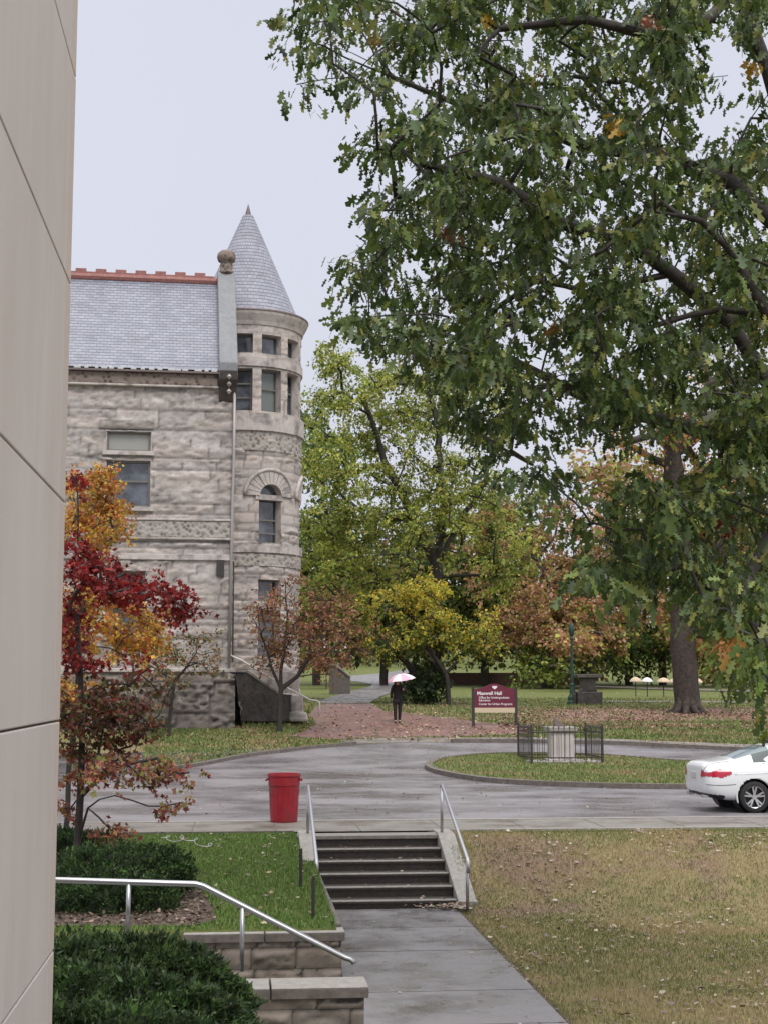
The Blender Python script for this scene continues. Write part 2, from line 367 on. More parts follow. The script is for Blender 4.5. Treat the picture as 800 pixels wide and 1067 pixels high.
def smooth_line(pts, n=6, closed=False):
    P = [Vector(p[:2]) for p in pts]; out = []; m = len(P)
    rngi = range(m if closed else m-1)
    for i in rngi:
        g = lambda k: P[k % m] if closed else P[max(0, min(m-1, k))]
        p0, p1, p2, p3 = g(i-1), g(i), g(i+1), g(i+2)
        for k in range(n):
            t = k/n; out.append(.5*((2*p1)+(p2-p0)*t+(2*p0-5*p1+4*p2-p3)*t*t+(3*p1-p0-3*p2+p3)*t**3))
    if not closed: out.append(P[-1])
    return out
def kerb(name, line, w, h, material, closed=False, off=0):
    m = MB(); n = len(line); vs = []
    for i, p in enumerate(line):
        a = line[(i-1) % n] if closed else line[max(0, i-1)]; b = line[(i+1) % n] if closed else line[min(n-1, i+1)]
        d = (b-a).normalized(); nn = Vector((-d.y, d.x))
        for s_, z in ((-w/2, -.2), (-w/2, h), (w/2, h), (w/2, -.2)):
            q = p+nn*s_; vs.append((q.x, q.y, E(p.x, p.y)+z+off))
    fs = [(i*4+k, i*4+k+1, ((i+1) % n)*4+k+1, ((i+1) % n)*4+k) for i in range(n if closed else n-1) for k in range(3)]
    m.add(vs, fs); o = m.build(name, material); return o
# road: wet asphalt loop in front of the hall
V0, V1 = 26.8, 28.9
def g(u, v): return Vector(uv2xy(u, v))
far_left = [hit(*p) for p in ((-260, 838), (-80, 826), (60, 815), (140, 806), (200, 799.5), (250, 790), (310, 782), (370, 776))]
far_mid = [hit(*p) for p in ((400, 774.5), (440, 773.5))]
far_right = [hit(*p) for p in ((470, 774), (540, 774), (640, 776), (700, 779), (800, 784), (950, 792), (1200, 808))]
roadpoly = [g(-60, V1), g(60, V1), g(60, 36)] + [Vector(p[:2]) for p in reversed(far_left[1:]+far_mid+far_right)] + [g(-60, 38)]
drape('road', roadpoly, .012, M['asphalt'])
kl = smooth_line([p for p in far_left[1:]], 6); props(kerb('kerb', kl, .22, .11, M['kerb']), kind='structure')
kl = smooth_line([p for p in far_right], 6); props(kerb('kerb', kl, .22, .13, M['kerb']), kind='structure')
# concrete verge strips
o = MB()
o = drape('pavement', [g(-60, V0), g(60, V0), g(60, V1+.02), g(-60, V1+.02)], .03, M['concrete'])
apr = [hit(*p) for p in ((372, 776), (400, 774.8), (440, 773.8), (472, 774), (540, 773), (640, 775), (800, 782), (1000, 792), (1000, 786), (800, 777), (640, 770.5), (540, 768.5), (470, 769), (400, 769), (350, 772))]
drape('pavement', apr, .02, M['concrete'])
jm = MB()
for k in range(-22, 23):
    u = 2.2+k*1.5; a = g(u-.012, V0); b = g(u+.012, V0); c = g(u+.012, V1); d = g(u-.012, V1)
    jm.add([(q.x, q.y, .034) for q in (a, b, c, d)], [(0, 1, 2, 3)])
props(jm.build('pavement_joints', M['kerb']), kind='structure')
# near kerb line: a low kerb between pavement and road and one on the lawn edge
props(kerb('kerb', [g(-60, V1), g(0, V1), g(60, V1)], .15, .045, M['cap']), kind='structure')
props(kerb('kerb', [g(3.8, V0), g(20, V0), g(60, V0)], .10, .05, M['cap']), kind='structure')
props(kerb('kerb', [g(-60, V0), g(-20, V0), g(1.0, V0)], .10, .05, M['kerb']), kind='structure')
# island
isl = [hit(*p) for p in ((447, 802), (470, 809.5), (520, 816.5), (600, 820.5), (700, 822.5), (800, 822), (880, 818), (910, 812), (880, 806), (800, 801), (719, 797), (629, 790), (545, 788), (490, 790), (456, 795))]
il = smooth_line(isl, 5, True)
isle = drape('island_grass', il, .115, M['lawn'], label='grass island inside the road loop')
a = isle.data.color_attributes.new('Col', 'FLOAT_COLOR', 'POINT')
for d in a.data: d.color = (.14, .24, 0, 1)
props(kerb('kerb', il, .24, .14, M['kerb'], True), kind='structure')
# brick path and concrete path beyond
drape('path', [hit(*p) for p in ((300, 768), (318, 762), (330, 755), (322, 746), (330, 736), (345, 732), (384, 732), (400, 741), (450, 747), (485, 751), (545, 758), (555, 765), (470, 768), (400, 768.5), (350, 771))], .012, M['brick'])
drape('path', [hit(*p) for p in ((329, 733), (344, 727), (367, 720), (386, 715.5), (388, 713), (370, 710), (345, 709), (345, 705), (371, 704), (401, 701.5), (424, 697), (440, 703), (437, 712), (420, 717), (405, 723), (384, 733.5))], .03, M['walk'])
drape('path', [hit(*p) for p in ((620, 732), (800, 733), (1000, 734), (1000, 732), (800, 731), (620, 730.5))], .03, M['concrete'])
drape('path', [hit(*p) for p in ((600, 716), (700, 719.5), (800, 722), (800, 720), (700, 717.5), (600, 714.5))], .05, M['concrete'])
# foreground walk with joints
wk = [2.2, 5.2, 8.2, 11.0, 13.2, 15.6, 17.3, 18.5+1.4, 21.8, 23.62]
for i in range(len(wk)-1):
    poly = [g(1.28, wk[i]+.016), g(3.42, wk[i]+.016), g(3.42, wk[i+1]-.016), g(1.28, wk[i+1]-.016)]
    m = MB(); n = 4; vs = [(q.x, q.y, z) for z in (-.95, -.862) for q in poly]
    m.add(vs, [(4, 5, 6, 7), (0, 1, 5, 4), (1, 2, 6, 5), (2, 3, 7, 6), (3, 0, 4, 7)])
    props(m.build('walkway', M['walk']), kind='structure')
o = MB(); q = [g(1.2, 2), g(3.5, 2), g(3.5, 23.7), g(1.2, 23.7)]
o.add([(p.x, p.y, -.885) for p in q], [(0, 1, 2, 3)]); props(o.build('walkway_bed', M['mulch']), kind='structure')

# ------------------------------------------------------------------ stone ashlar surfaces
def ashlar(name, s0, s1, h0, h1, pos, parent, holes=(), res=.08, course=(.28, .5), length=(.6, 1.6), amp=.07, base=(.49, .45, .43),
           seed=1, arch=(), smoothc=0, material=None, dark=None, mortar=.022, flat=lambda s, h: 1.0):
    R = random.Random(seed); cs = [h0]
    while cs[-1] < h1: cs.append(cs[-1]+R.uniform(*course))
    rows = []
    for c in cs:
        b = [s0-R.uniform(0, 1)]
        while b[-1] < s1+.1: b.append(b[-1]+R.uniform(*length))
        rows.append((b, [(R.random(), R.random(), R.choice([.25, .5, .8, 1, 1.2]), R.random()) for _ in b]))
    ss = set(np.arange(s0, s1, res).round(4)) | {s1}; hs = set(np.arange(h0, h1, res).round(4)) | {h1}
    for (a, b, c, d) in holes: ss |= {a, b}; hs |= {c, d}
    def clean(st, keep):
        st = sorted(st); o = [st[0]]
        for q in st[1:]:
            if q-o[-1] > res*.3 or q in keep:
                if q-o[-1] <= res*.3 and o[-1] not in keep: o[-1] = q
                else: o.append(q)
        return o
    ks = {h[0] for h in holes} | {h[1] for h in holes} | {s0, s1}; kh = {h[2] for h in holes} | {h[3] for h in holes} | {h0, h1}
    ss, hs = clean(ss, ks), clean(hs, kh); V = []; C = []
    for h in hs:
        ri = max(0, min(len(cs)-2, np.searchsorted(cs, h, side='right')-1)); hb, ht = cs[ri], cs[ri+1]; b, pr = rows[ri]
        for s in ss:
            bi = max(0, min(len(b)-2, int(np.searchsorted(b, s, side='right')-1)))
            rnd = pr[bi]; e = min(s-b[bi], b[bi+1]-s, h-hb, ht-h); ed = min(1, max(0, e)/.07)
            fl = flat(s, h)
            nz = noise.fractal(Vector((s*2.6+rnd[0]*50, h*6.5, rnd[1]*30)), .55, 2.3, 5); nz = nz - .7*max(0, abs(noise.noise(Vector((s*1.7+rnd[1]*9, h*5.5, rnd[0]*20))))*-4+.9)
            d = (amp*rnd[2]*fl*(.55+.75*nz)*(ed**.6)) if e > mortar else -.012
            tone = .84+.26*rnd[1]+.38*min(.3, nz)*fl
            if rnd[3] > .86: tone *= .78
            streak = noise.noise(Vector((s*1.3, h*.18, 7+seed))); tone *= 1-.22*max(0, streak)
            if dark: tone *= dark(s, h)
            if e <= mortar: tone *= .62
            wm = rnd[0]*.05
            V.append(pos(s, h, d)); C.append((base[0]*tone*(1+wm), base[1]*tone, base[2]*tone*(1-wm)))
    n = len(ss); F = []
    def inside(s, h):
        for (a, b_, c, d) in holes:
            if a < s < b_ and c < h < d: return True
        for (cx, cy, r) in arch:
            if (s-cx)**2+(h-cy)**2 < r*r and h >= cy: return True
        return False
    for j in range(len(hs)-1):
        for i in range(n-1):
            if not inside((ss[i]+ss[i+1])/2, (hs[j]+hs[j+1])/2): F.append((j*n+i, j*n+i+1, (j+1)*n+i+1, (j+1)*n+i))
    return npmesh(name, np.array([tuple(v) for v in V]), np.array(F), material or M['stone'], parent, np.array(C))

# ------------------------------------------------------------------ the hall
BA = math.radians(8.5); BR = Vector((math.cos(BA), math.sin(BA), 0)); BF = Vector((-math.sin(BA), math.cos(BA), 0))
corner = W(241.5, 715, 55.0); C0 = Vector((corner.x, corner.y, 0))
def facY(px):                     # forward distance of the facade plane at image column px
    a = (px-400)/FP/math.cos(PITCH); # approx direction
    # solve (a*Y, Y) on line C0 + s*BR
    s = (a*C0.y - C0.x)/(BR.x - a*BR.y); return C0.y + s*BR.y, s
def onf(px, py):
    Y = 55
    for _ in range(6):
        p = W(px, py, Y); a = p.x/p.y; s = (a*C0.y - C0.x)/(BR.x - a*BR.y); Y = C0.y+s*BR.y
    p = W(px, py, Y); return s, p.z
hall = root('stone_building', (C0.x, C0.y, 1.0), 'rough limestone hall with slate roof, red ridge tiles and round corner turret', 'building', rz=BA)
def fl(s, h, d=0): return Vector((s, -d, h-1.0))     # local to hall: s along facade, d outward, h world height
eaveZ = onf(150, 401)[1]; roofZ = onf(150, 386)[1]
WL, WR = -14.0, 0.0
hsm = lambda a: (round(a[0], 3), round(a[1], 3))
w1 = (*onf(109.5, 528)[:1], onf(157, 528)[0], onf(133, 528)[1], onf(133, 479)[1]); w2 = (w1[0], w1[1], onf(133, 470)[1], onf(133, 449)[1])
holes = [tuple(round(q, 3) for q in w) for w in (w1, w2)]
base2 = []
for ds in (-4.3, -8.6):
    for h in list(holes[:2]): base2.append((round(h[0]+ds, 3), round(h[1]+ds, 3), h[2], h[3]))
holes += base2
z_plt = onf(190, 700)[1]; zb1, zb0 = onf(190, 543)[1], onf(190, 560)[1]; zl = onf(190, 581)[1]
lowh = []
for ds in (0, -4.3, -8.6): lowh.append((round(w1[0]+ds+.1, 3), round(w1[1]+ds-.1, 3), round(z_plt+1.3, 3), round(zl-.5, 3)))
holes += lowh
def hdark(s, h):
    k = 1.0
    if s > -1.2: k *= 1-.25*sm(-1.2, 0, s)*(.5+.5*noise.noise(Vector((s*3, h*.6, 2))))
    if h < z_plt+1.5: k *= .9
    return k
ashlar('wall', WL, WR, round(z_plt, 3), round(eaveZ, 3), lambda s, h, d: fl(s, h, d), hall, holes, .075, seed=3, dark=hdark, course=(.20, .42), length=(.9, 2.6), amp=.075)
m = MB(); t_ = .45
m.box((WL, .02, z_plt-1), (WR, 13, z_plt-.95)); m.box((WR-.02, 0.05, .1), (WR, 13, eaveZ-1)); m.box((WL, 0.05, .1), (WL+.02, 13, eaveZ-1)); m.box((WL, 12.98, .1), (WR, 13, eaveZ-1))
m.prism([(0, eaveZ-1), (13, eaveZ-1), (6.5, onf(150, 290)[1]+1.5-1)], WR-.35, WR-.02, fn=lambda a, b, d: (d, a+.3, b)) if False else None
m.build('side_walls', M['dressed'], hall)
# plinth, battered
zg = 1.0
def plp(s, h, d):
    k = (h-zg+.4)/(z_plt-zg+.4); return fl(s, h, d+.16+.36*(1-k))
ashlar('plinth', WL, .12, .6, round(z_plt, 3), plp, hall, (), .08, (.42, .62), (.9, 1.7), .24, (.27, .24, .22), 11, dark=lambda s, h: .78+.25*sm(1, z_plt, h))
m = MB(); m.box((WL, -.30, z_plt-1-.02), (.14, .02, z_plt-1+.12)); m.build('plinth_course', M['dressed'], hall, bevel=.03)
def plp2(s, h, d):
    k = (h-zg+.4)/(z_plt-zg+.4); return Vector((.10+.36*(1-k)+d, s, h-1))
ashlar('plinth', -.5, 4, .6, round(z_plt, 3), plp2, hall, (), .1, (.42, .62), (.9, 1.7), .1, (.2, .18, .165), 12)
# string courses
m = MB(); m.box((WL, -.10, zb0-1), (-.12, .06, zb1-1)); m.build('carved_band', M['carved'], hall, bevel=.02)
m = MB(); m.box((WL, -.14, zb1-1+.003), (-.1, .06, zb1-1+.09)); m.box((WL, -.12, zb0-1-.09), (-.1, .06, zb0-1-.003)); m.box((WL, -.10, zl-1-.1), (-.02, .06, zl-1+.12)); m.build('string_course', M['dressed'], hall, bevel=.02)
# frieze, gutter
fz0, fz1 = onf(150, 401)[1], onf(150, 389)[1]
m = MB(); m.box((WL, -.14, fz0-1), (-.65, .05, fz1-1)); m.build('frieze', M['frieze'], hall, bevel=.03)
m = MB(); m.box((WL, -.20, fz0-1-.09), (-.62, .04, fz0-1-.003)); m.build('frieze_moulding', M['dressed'], hall, bevel=.03)
m = MB(); m.box((WL, -.30, fz1-1+.003), (-.62, .1, fz1-1+.07))
for k in range(40):
    s = WL+.2+k*.34+random.uniform(-.1, .1)
    if s < -.7: m.box((s, -.31, fz1-1+.073), (s+random.uniform(.1, .27), .02, fz1-1+.15), 1)
m.build('gutter', [M['copper'], M['white_frame']], hall, bevel=.01)
# roof
eY, eZ = -.25, fz1+.14
RB = 3.0
rp = C0 + BR*(-4) + BF*RB; ridgeZ = W(150, 291, rp.y).z
def planeuv(o, fu):
    uvl = o.data.uv_layers.new(name='UVMap')
    for l in o.data.loops: uvl.data[l.index].uv = fu(o.data.vertices[l.vertex_index].co)
m = MB(); m.add([(WL, eY, eZ-1), (-.6, eY, eZ-1), (-.6, RB, ridgeZ-1), (WL, RB, ridgeZ-1), (-.6, 2*RB+.25, eZ-1), (WL, 2*RB+.25, eZ-1)], [(0, 1, 2, 3), (3, 2, 4, 5)])
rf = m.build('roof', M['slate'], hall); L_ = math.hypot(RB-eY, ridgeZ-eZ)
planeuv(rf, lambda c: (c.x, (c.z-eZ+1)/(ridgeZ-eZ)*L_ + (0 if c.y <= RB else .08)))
m = MB(); s = WL
m.tube([(WL, RB, ridgeZ-1+.03), (-.55, RB, ridgeZ-1+.03)], .16, 8)
m.build('ridge_roll', M['redtile'], rf)
m = MB(); s = WL
while s < -.8:
    m.box((s, RB-.07, ridgeZ-1+.15), (s+.42, RB+.07, ridgeZ-1+.36)); m.box((s+.42, RB-.06, ridgeZ-1+.14), (s+.78, RB+.06, ridgeZ-1+.24)); s += .78
m.build('ridge_tiles', M['redtile'], rf, bevel=.015)
# gable parapet, following the roof slope, with carved finial and dark kneeler
pz = .35
m = MB(); prof_ = [(-.42, eZ-1-.25), (-.42, eZ-1+.30), (RB-.25, ridgeZ-1+.38), (RB+.45, ridgeZ-1+.38), (2*RB+.4, eZ-1+.3), (2*RB+.4, eZ-1-.6), (.2, eZ-1-.6)]
m.prism(prof_, -.62, .08, fn=lambda a, b, d: (d, a, b)); par = m.build('gable_parapet', M['lead'], hall, bevel=.04)
m = MB(); c = (-.27, RB-.1, ridgeZ-1+.33)
m.lathe([(.001, 0), (.30, 0), (.30, .10), (.24, .16), (.27, .35), (.22, .46), (.33, .52), (.38, .68), (.35, .84), (.22, .96), (.001, 1.0)], 14, c); m.build('finial', M['frieze'], par, smooth=True)
m = MB(); kz = onf(232, 388)[1]-1
m.prism([(-.5, kz), (.1, kz), (.1, kz-1.25), (-.05, kz-1.1), (-.25, kz-.6), (-.45, kz-.35)], -.60, .07, fn=lambda a, b, d: (d, a, b)); m.build('kneeler', M['stair_dark'], par, bevel=.03)
m = MB()
for k in range(3): m.lathe([(.001, -.12), (.1, 0), (.001, .12)], 6, (-.24, -.46+.06*k, kz-.25-.27*k))
m.build('kneeler_carving', M['dressed'], par)
# facade windows
def window(h, blind=False, sash=True, lintel=True):
    a, b, c, d = h
    m = MB(); m.box((a-.01, .0, c-1), (a+.03, .3, d-1)); m.box((b-.03, 0, c-1), (b+.01, .3, d-1)); m.box((a+.03, 0, d-1-.03), (b-.03, .3, d-1)); m.box((a-.12, -.12, c-1-.16), (b+.12, .28, c-1))
    w = m.build('window', M['dressed'], hall, bevel=.01)
    m = MB(); m.box((a+.03, .2, c-1), (b-.03, .215, d-1-.03)); m.build('pane', M['glass_blind'] if blind else M['glass'], w)
    m = MB(); fw = .07
    m.box((a+.03, .12, c-1+.002), (a+.03+fw, .198, d-1-.032)); m.box((b-.03-fw, .12, c-1+.002), (b-.03, .198, d-1-.032))
    m.box((a+.03+fw, .12, c-1+.002), (b-.03-fw, .198, c-1+fw)); m.box((a+.03+fw, .12, d-1-.03-fw), (b-.03-fw, .198, d-1-.032))
    if sash: mid = (c+d)/2+.08; m.box((a+.03+fw, .10, mid-1-.035), (b-.03-fw, .197, mid-1+.035))
    m.build('frame', M['frame'], w)
    if lintel:
        pass
    return w
for h in holes:
    window(h, blind=(abs(h[2]-holes[1][2]) < .01), sash=not (abs(h[2]-holes[1][2]) < .01))
ls0, lz0 = onf(104, 447); ls1, lz1 = onf(161, 441)
for ds in (0, -4.3, -8.6):
    o = ashlar('lintel', ls0+ds, ls1+ds, lz0+.02, lz1+.08, lambda s, h, d: fl(s, h, d+.07), hall, (), .06, (.5, .6), (3, 4), .10, (.33, .3, .275), 40)
# small vent and rain pipes
sv, zv = onf(230.5, 592); m = MB(); m.box((sv-.16, -.12, zv-1-.3), (sv+.12, .05, zv-1+.3)); m.build('vent', M['iron'], hall)
ps, pz1 = onf(239.5, 400); pz0 = z_plt
m = MB(); pts = []
zz = onf(241, 392)[1]
pts = [(-.02, -.12, zz-1), (-.02, -.12, zz-1-3), (-.06, -.12, onf(239, 545)[1]-1), (-.10, -.12, z_plt-1+.15)]
m.tube(pts, .055, 8); m.build('downspout', M['pipe'], hall, smooth=True)
# ---- turret
TC = W(253.5, 715, 60.6); tcx, tcy = TC.x, TC.y; TRr = 2.28
hm = Matrix.Translation((C0.x, C0.y, 1.0)) @ Matrix.Rotation(BA, 4, 'Z'); hmi = hm.inverted()
def tz(py, px=283, rr=TRr):        # height on the turret skin seen at (px,py)
    return W(px, py, tcy - math.sqrt(max(0, rr*rr-((px-254)/25.5)**2))).z
def tp(ang, h, r): return hmi @ Vector((tcx+r*math.sin(ang), tcy-r*math.cos(ang), h))
def tpos(r): return lambda s, h, d: tp(s/r, h, r+d)
D2 = math.radians
zT0 = tz(447); zTop = tz(337, 283); zs0 = tz(431.5); zw2a, zw2b = tz(429), tz(385); zw1a, zw1b = tz(369), tz(349)
A0, A1 = -1.9, 2.6
awin = [(D2(c-11.2), D2(c+11.2)) for c in (0.5+31.5*k for k in range(-3, 5))]
th = [(round(a*TRr, 3), round(b*TRr, 3), round(c, 3), round(d, 3)) for a, b in awin for c, d in ((zw2a, zw2b), (zw1a, zw1b))]
ashlar('turret_drum', A0*TRr, A1*TRr, round(zT0, 3), round(zTop, 3), tpos(TRr), hall, th, .07, (.5, .8), (1.2, 2), .012, (.55, .50, .47), 21)
za = tz(517, 284); aw = .50; acs = [D2(32)*TRr, D2(95)*TRr]
th = []
for ac in acs:
    th += [(round(ac-aw, 3), round(ac+aw, 3), round(tz(566), 3), round(za, 3)), (round(ac-aw, 3), round(ac+aw, 3), round(tz(684), 3), round(tz(636), 3)), (round(ac-aw, 3), round(ac+aw, 3), round(tz(627), 3), round(tz(604), 3))]
zArch = za
ashlar('turret_wall', A0*TRr, A1*TRr, 1.0, round(zT0, 3), tpos(TRr), hall, th, .07, (.26, .42), (.5, 1.2), .075, (.51, .465, .44), 23, arch=[(ac, za, aw) for ac in acs],
       flat=lambda s, h: .3 if any(abs(s-ac) < 1.25 and abs(h-za) < 1.25 for ac in acs) else 1)
def tband(z0, z1, r, name, material, n=60):
    m = MB(); vs = []; k = 0
    for i in range(n+1):
        t = A0+(A1-A0)*i/n
        vs += [tp(t, z0, TRr-.1), tp(t, z0, r), tp(t, z1, r), tp(t, z1, TRr-.1)]
    fs = [(i*4+j, i*4+j+1, i*4+5+j, i*4+4+j) for i in range(n) for j in range(3)]
    m.add(vs, fs); o = m.build(name, material, hall, smooth=False)
    return o
tband(zT0-.1, zs0, TRr+.13, 'turret_sill', M['dressed']); tband(tz(470), zT0-.103, TRr+.05, 'carved_band', M['carved'])
tband(tz(590), tz(578), TRr+.05, 'carved_band', M['carved']); tband(tz(576), tz(569), TRr+.09, 'turret_string_course', M['dressed'])
tband(tz(382)-.02, tz(374)+.02, TRr+.06, 'turret_transom', M['dressed'])
# cornice and cone
m = MB(); cz0 = zTop; cpr = [(TRr-.1, cz0-.1), (TRr+.05, cz0-.1), (TRr+.1, cz0+.05), (TRr+.24, cz0+.32), (TRr+.27, cz0+.42), (TRr+.27, cz0+.52), (TRr+.1, cz0+.56), (1.8, cz0+.62)]
ctr = hmi @ Vector((tcx, tcy, 0))
m.lathe(cpr, 64, ctr); m.build('turret_cornice', M['dressed'], hall, smooth=False)
m = MB(); m.lathe([(TRr+.285, cz0+.43), (TRr+.30, cz0+.46), (TRr+.285, cz0+.51)], 64, ctr); m.build('turret_gutter', M['copper'], hall)
coneb = cz0+.58; apex = W(257, 213, tcy).z; m = MB(); n = 48; R0 = 2.18; k1 = .90; vs = []
for i in range(n+1):
    t = 2*math.pi*i/n; vs += [(ctr.x+R0*math.cos(t), ctr.y+R0*math.sin(t), coneb-1+0), (ctr.x+R0*(1-k1)*math.cos(t), ctr.y+R0*(1-k1)*math.sin(t), coneb+(apex-coneb)*k1-1)]
ROWS = 30; vs = []
for j in range(ROWS+1):
    f_ = j/ROWS; rr = R0*(1-f_*k1)
    for i in range(n+1): t = 2*math.pi*i/n; vs.append((ctr.x+rr*math.cos(t), ctr.y+rr*math.sin(t), coneb+(apex-coneb)*k1*f_-1))
m.add(vs, [(j*(n+1)+i, j*(n+1)+i+1, (j+1)*(n+1)+i+1, (j+1)*(n+1)+i) for j in range(ROWS) for i in range(n)])
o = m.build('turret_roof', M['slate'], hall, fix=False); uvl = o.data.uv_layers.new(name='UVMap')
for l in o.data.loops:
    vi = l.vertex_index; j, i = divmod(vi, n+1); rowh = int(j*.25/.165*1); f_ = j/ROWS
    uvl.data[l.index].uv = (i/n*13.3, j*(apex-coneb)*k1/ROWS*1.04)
m = MB(); m.lathe([(R0*(1-k1)+.04, coneb+(apex-coneb)*k1-.55), (R0*(1-k1)+.06, coneb+(apex-coneb)*k1-.5), (.005, apex+.02)], 16, (ctr.x, ctr.y, -1)); m.build('turret_cap', M['copper'], hall, smooth=True)
# turret windows
def twin(a, b, c, d, glass='glass', rails=(.5,), arch=False, bars=0):
    r0, r1 = TRr+.0, TRr-.34; m = MB(); n = 6
    def strip(p, q, z, w):   # horizontal reveal between radii
        for i in range(n):
            t0, t1 = p+(q-p)*i/n, p+(q-p)*(i+1)/n
            m.add([tp(t0, z, r0), tp(t1, z, r0), tp(t1, z, r1), tp(t0, z, r1)], [(0, 1, 2, 3)])
    for t in (a, b): m.add([tp(t, c, r0), tp(t, d, r0), tp(t, d, r1), tp(t, c, r1)], [(0, 1, 2, 3)])
    strip(a, b, c, 0)
    mid, hw = (a+b)/2, (b-a)/2
    if not arch: strip(a, b, d, 0)
    else:
        K = 14; R_ = hw*TRr
        for i in range(K):
            p0, p1 = math.pi*i/K, math.pi*(i+1)/K
            f0 = [mid+R_*math.cos(p0)/TRr, d+R_*math.sin(p0)]; f1 = [mid+R_*math.cos(p1)/TRr, d+R_*math.sin(p1)]
            m.add([tp(f0[0], f0[1], r0+.03), tp(f1[0], f1[1], r0+.03), tp(f1[0], f1[1], r1), tp(f0[0], f0[1], r1)], [(0, 1, 2, 3)])
    w = m.build('window', M['dressed'], hall, fix=False)
    top = d+(hw*TRr if arch else 0)
    m = MB(); m.add([tp(a-.05, c-.03, r1+.01), tp(b+.05, c-.03, r1+.01), tp(b+.05, top+.03, r1+.01), tp(a-.05, top+.03, r1+.01)], [(0, 1, 2, 3)])
    m.build('pane', M[glass], w, fix=False)
    m = MB(); fr = r1+.06; t_ = .05/TRr
    def bar(p, q, z0, z1, rr=fr):
        vs = [tp(x, z, r_) for r_ in (rr-.04, rr) for x, z in ((p, z0), (q, z0), (q, z1), (p, z1))]
        m.add(vs, [(0, 1, 2, 3), (4, 5, 6, 7), (0, 1, 5, 4), (1, 2, 6, 5), (2, 3, 7, 6), (3, 0, 4, 7)])
    bar(a, a+t_*1.3, c, top); bar(b-t_*1.3, b, c, top); bar(a+t_*1.3, b-t_*1.3, c, c+.07); bar(a+t_*1.3, b-t_*1.3, top-.07, top)
    for k in rails: z = c+(d-c)*k; bar(a+t_*1.3, b-t_*1.3, z-.03, z+.03, fr+.01)
    m.build('frame', M['frame'], w)
    return w
for k, (a, b) in enumerate(awin):
    twin(a, b, zw2a, zw2b, 'glass_clear' if k % 2 == 0 else 'glass', (.33, .66) if k == 3 else (.55,)); twin(a, b, zw1a, zw1b, 'glass', ())
for ac in acs:
    a, b = (ac-aw)/TRr, (ac+aw)/TRr
    twin(a, b, tz(566), za, 'glass', (.5, .22), arch=True); twin(a, b, tz(684), tz(636), 'glass', (.2, .4, .6, .8)); twin(a, b, tz(627), tz(604), 'glass', ())
    # transom slab
    m = MB(); vs = [tp(t, z, r) for r in (TRr-.3, TRr+.07) for t, z in ((a-.06, za-.16), (b+.02, za-.16), (b+.02, za+.05), (a-.06, za+.05))]
    m.add(vs, [(0, 1, 2, 3), (4, 5, 6, 7), (0, 1, 5, 4), (1, 2, 6, 5), (2, 3, 7, 6), (3, 0, 4, 7)]); m.build('stone_transom', M['dressed'], hall)
    # radiating voussoirs and hood mould
    m = MB(); K = 13
    for i in range(K):
        p0, p1 = math.pi*(i+.06)/K, math.pi*(i+.94)/K
        for (ra, rb, dd) in ((aw-.02, .98, .07+.03*random.random()),):
            q = [(ra, p0), (rb, p0), (rb, p1), (ra, p1)]
            vs = [tp((ac+r_*math.cos(p))/TRr, za+r_*math.sin(p), TRr+e_) for e_ in (-.05, dd) for r_, p in q]
            m.add(vs, [(0, 1, 2, 3), (4, 5, 6, 7), (0, 1, 5, 4), (1, 2, 6, 5), (2, 3, 7, 6), (3, 0, 4, 7)])
    m.build('arch_stones', M['dressed'], hall)
    m = MB(); m.tube([tp((ac+1.06*math.cos(p))/TRr, za+1.06*math.sin(p), TRr+.06) for p in np.linspace(0, math.pi, 20)], .085, 6); m.build('hood_mould', M['dressed'], hall, smooth=True)
# dark rain pipe in the re-entrant corner
m = MB(); p = hmi @ W(241.6, 585, 55.6); q = hmi @ W(240.6, 690, 55.6); m.tube([p, q], .11, 8); m.build('downspout', M['iron'], hall)
# outside stair against the turret
def stl(px, py, Y): return hmi @ W(px, py, Y)
YS = 55.3
m = MB(); q = [(243, 693), (262, 701), (306, 724), (318, 724), (318, 741), (306, 741), (288, 732), (243, 732)]
def slab(poly, Y0, Y1, name, material, bev=.02):
    m = MB(); n = len(poly); vs = [stl(a, b, Y0) for a, b in poly]; d = (BF*(Y1-Y0)); vs += [hmi @ ((hm @ v)+d) for v in vs[:n]]
    m.add(vs, [tuple(range(n)), tuple(range(2*n-1, n-1, -1))]+[(k, k+n, (k+1) % n+n, (k+1) % n) for k in range(n)]); return m.build(name, material, hall, bevel=bev)
slab([(246, 699), (258, 699), (291, 722), (312, 723), (312, 702), (300, 700), (262, 698)], 56.0, 56.6, 'stair_parapet', M['dressed'])
slab([(244, 700), (258, 700.5), (291, 723), (307, 724), (307, 752), (244, 752)], 56.1, 57, 'stair_base', M['wet_shaded_stone'])  # shadow under the stair painted as a dark block, besides the wet stone
slab([(304, 724), (316, 724), (317, 747), (304, 747)], 55.8, 56.7, 'stair_pier', M['dressed'], .05)
slab([(303, 741), (320, 742), (322, 752), (302, 752)], 55.7, 56.9, 'pier_base', M['dressed'], .09)
rail = root('handrail', W(333, 746, 54.6), 'thin pale handrail sloping down beside the turret steps', 'handrail')
m = MB(); rp0 = W(333, 746, 54.6)
pts = [W(*p)-rp0 for p in ((236, 681, 55.0), (252, 688, 54.9), (298, 716, 54.7), (324, 729.5, 54.6), (330, 730, 54.6), (332.5, 731, 54.6), (333, 734, 54.6), (333, 747, 54.6))]
m.tube(pts, .035, 8); m.build('rail', M['white_rail'], rail, smooth=True)

